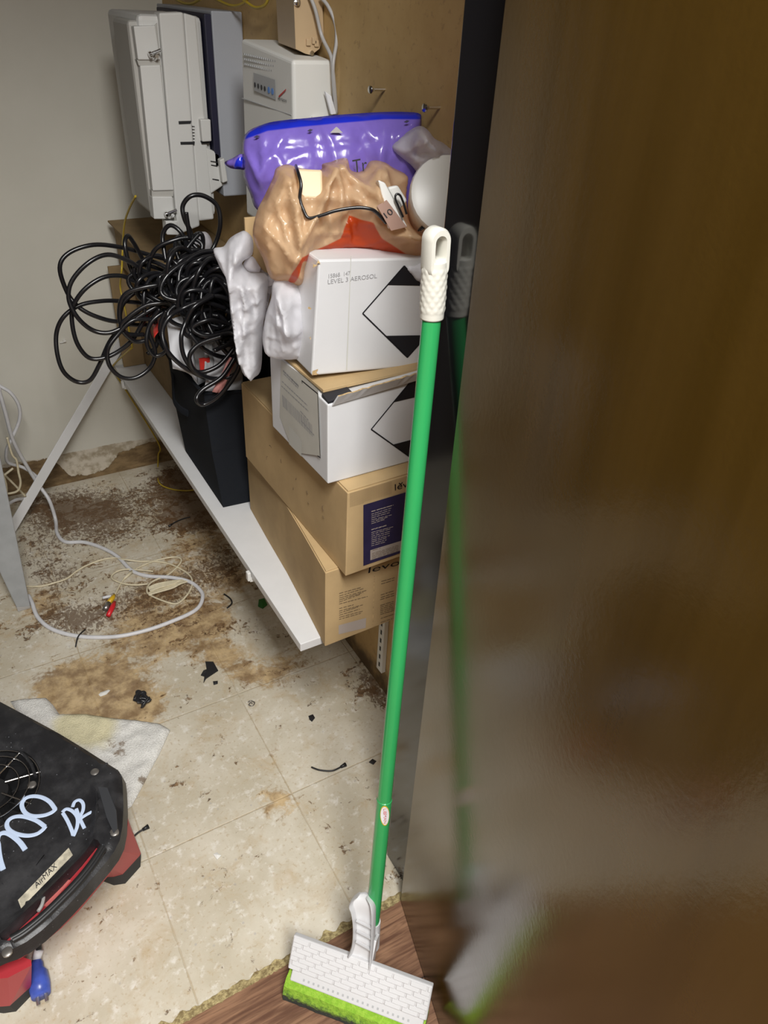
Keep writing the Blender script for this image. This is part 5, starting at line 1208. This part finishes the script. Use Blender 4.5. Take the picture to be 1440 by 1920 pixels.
mb.build('lead', 'creamcable', t, True)
mb = MB(); mb.tube([z6(850, 245, .006), z6(800, 290, .006)], [.005, .0035], 9); mb.build('splitter', 'creamcable', t, True)
mb = MB(); mb.tube([z6(735, 395, .007), z6(725, 415, .007), z6(695, 450, .007)], [.004, .0065, .0065], 12); mb.build('yellow_plug', 'yellowplug', t, True)
mb = MB(); mb.tube([z6(698, 448, .007), z6(675, 490, .007)], [.0068, .0075], 12); mb.build('metal_connector', 'greyplug', t, True)
mb = MB(); mb.tube([z6(738, 440, .007), z6(725, 470, .007), z6(695, 530, .007)], [.004, .0068, .0060], 12); mb.build('red_plug', 'redplug', t, True)
mb = MB(); mb.tube([z6(660, 415, .006), z6(715, 402, .006)], .004, 8); mb.build('white_plug', 'paper', t, True)

# ================================================================== LITTER ON THE FLOOR
cl = crop(240, 1180, 3.0)
def flat(name, mat, pts, cpx, h, label, cat, bump=.002):
    P = [Z(*cpx(*p)) for p in pts]; c = sum(P, Vector())/len(P); n = len(P); hh = [h*(1+.6*noise.noise(Vector((i*1.3, h*99, 1)))) for i in range(n)]
    mb = MB(); mb.add([p+Vector((0, 0, .0008)) for p in P]+[p+Vector((0, 0, hh[i])) for i, p in enumerate(P)]+[c+Vector((0, 0, h+bump))], [list(range(n))[::-1]]+[[i, (i+1) % n, n+(i+1) % n, n+i] for i in range(n)]+[[n+i, n+(i+1) % n, 2*n] for i in range(n)])
    return tag(mb.build(name, mat), label, cat)
flat('tape_scrap', 'debrisblack', [(435, 185), (480, 185), (508, 235), (440, 280), (425, 305), (430, 268), (410, 262), (425, 235), (450, 225)], cl, .003, 'angular torn scrap of black tape on the stained floor', 'scrap')
flat('tape_scrap', 'debrisblack', [(478, 295), (505, 292), (505, 308), (482, 315)], cl, .002, 'tiny black crumb beside the angular tape scrap', 'scrap')
mb = MB()
for i in range(9):
    c = Z(*cl(80+random.uniform(-28, 28), 390+random.uniform(-26, 22)), .010); u = Vector((random.uniform(-1, 1), random.uniform(-1, 1), random.uniform(-.3, .3))).normalized()*.012; v_ = Vector((random.uniform(-1, 1), random.uniform(-1, 1), random.uniform(-.2, .6))).normalized()*.007
    mb.tube(spline([c+u*cos(a)+v_*sin(a) for a in [2*pi*j/7 for j in range(8)]], 4), .004, 7, .5)
tag(mb.build('tape_wad', 'debrisblack', None, True), 'wad of crumpled black tape at the edge of the amber stain', 'scrap')
flat('paper_scrap', 'scrap', [(555, 70), (565, 58), (610, 42), (620, 46), (600, 68), (565, 80)], c8, .002, 'white paper shred on the amber stain behind the towel', 'scrap')
flat('paper_scrap', 'scrap', [(480, 1270), (500, 1258), (525, 1275), (502, 1300)], cl, .003, 'small square white scrap on the open floor', 'scrap')
mb = MB().tube(spline([Z(*cl(x, y), .004) for x, y in ((675, 410), (690, 402), (712, 412), (700, 430), (680, 425), (690, 412), (700, 418))], 5), .0014, 6); tag(mb.build('wire_ring', 'greyplug', None, True), 'tiny curled wire ring on the floor below the shelf end', 'wire')
def tie(pts, at, lab, hr=.005):
    P = spline([at(x, y) for x, y in pts], 6); mb = MB().tube(P, .0019, 7); d = (P[-1]-P[-2]).normalized()
    mb.tube([P[-1]-d*.004, P[-1]+d*.009], [.003, hr], 8); return tag(mb.build('cable_tie', 'blackplastic', None, True), lab, 'cable tie')
tie([(1032, 775), (1080, 792), (1150, 795), (1205, 770)], lambda x, y: Z(*cl(x, y), .005), 'black cable tie lying on the floor left of the mop pole')
tie([(740, 878), (775, 845), (812, 822)], lambda x, y: Z(*c8(x, y), .006), 'black cable tie poking out from the red fan foot')
tie([(962, 1212), (990, 1195), (1030, 1178), (1070, 1168)][::-1], lambda x, y: Z(*c77(x, y), .006), 'black cable tie on the dirt under the shelf edge', .0035)
mb = MB().tube(spline([Z(*f6(x, y), .003) for x, y in ((1440, 390), (1480, 420), (1490, 450), (1460, 480))], 5), .0022, 7); tag(mb.build('cable_tie', 'blackplastic', None, True), 'curled black cable tie in the shade under the shelf', 'cable tie')
c6s = crop(430, 680, 3.43)
flat('green_scrap', 'greenscrap', [(190, 1530), (225, 1520), (245, 1560), (215, 1585), (185, 1570)], c6s, .004, 'small green scrap on the floor in the shade under the shelf', 'scrap')
flat('dark_crumb', 'debrisblack', [(1015, 490), (1040, 480), (1052, 500), (1035, 522), (1020, 510)], cl, .002, 'small grey-black crumb on the floor below the cartons', 'scrap')
for (x, y), lab in (((1375, 750), 'brown crumb on the tile seam behind the mop pole'),):
    flat('dark_crumb', 'debrisblack', [(x-20, y), (x, y-18), (x+22, y-5), (x+5, y+14)], cl, .003, lab, 'scrap')
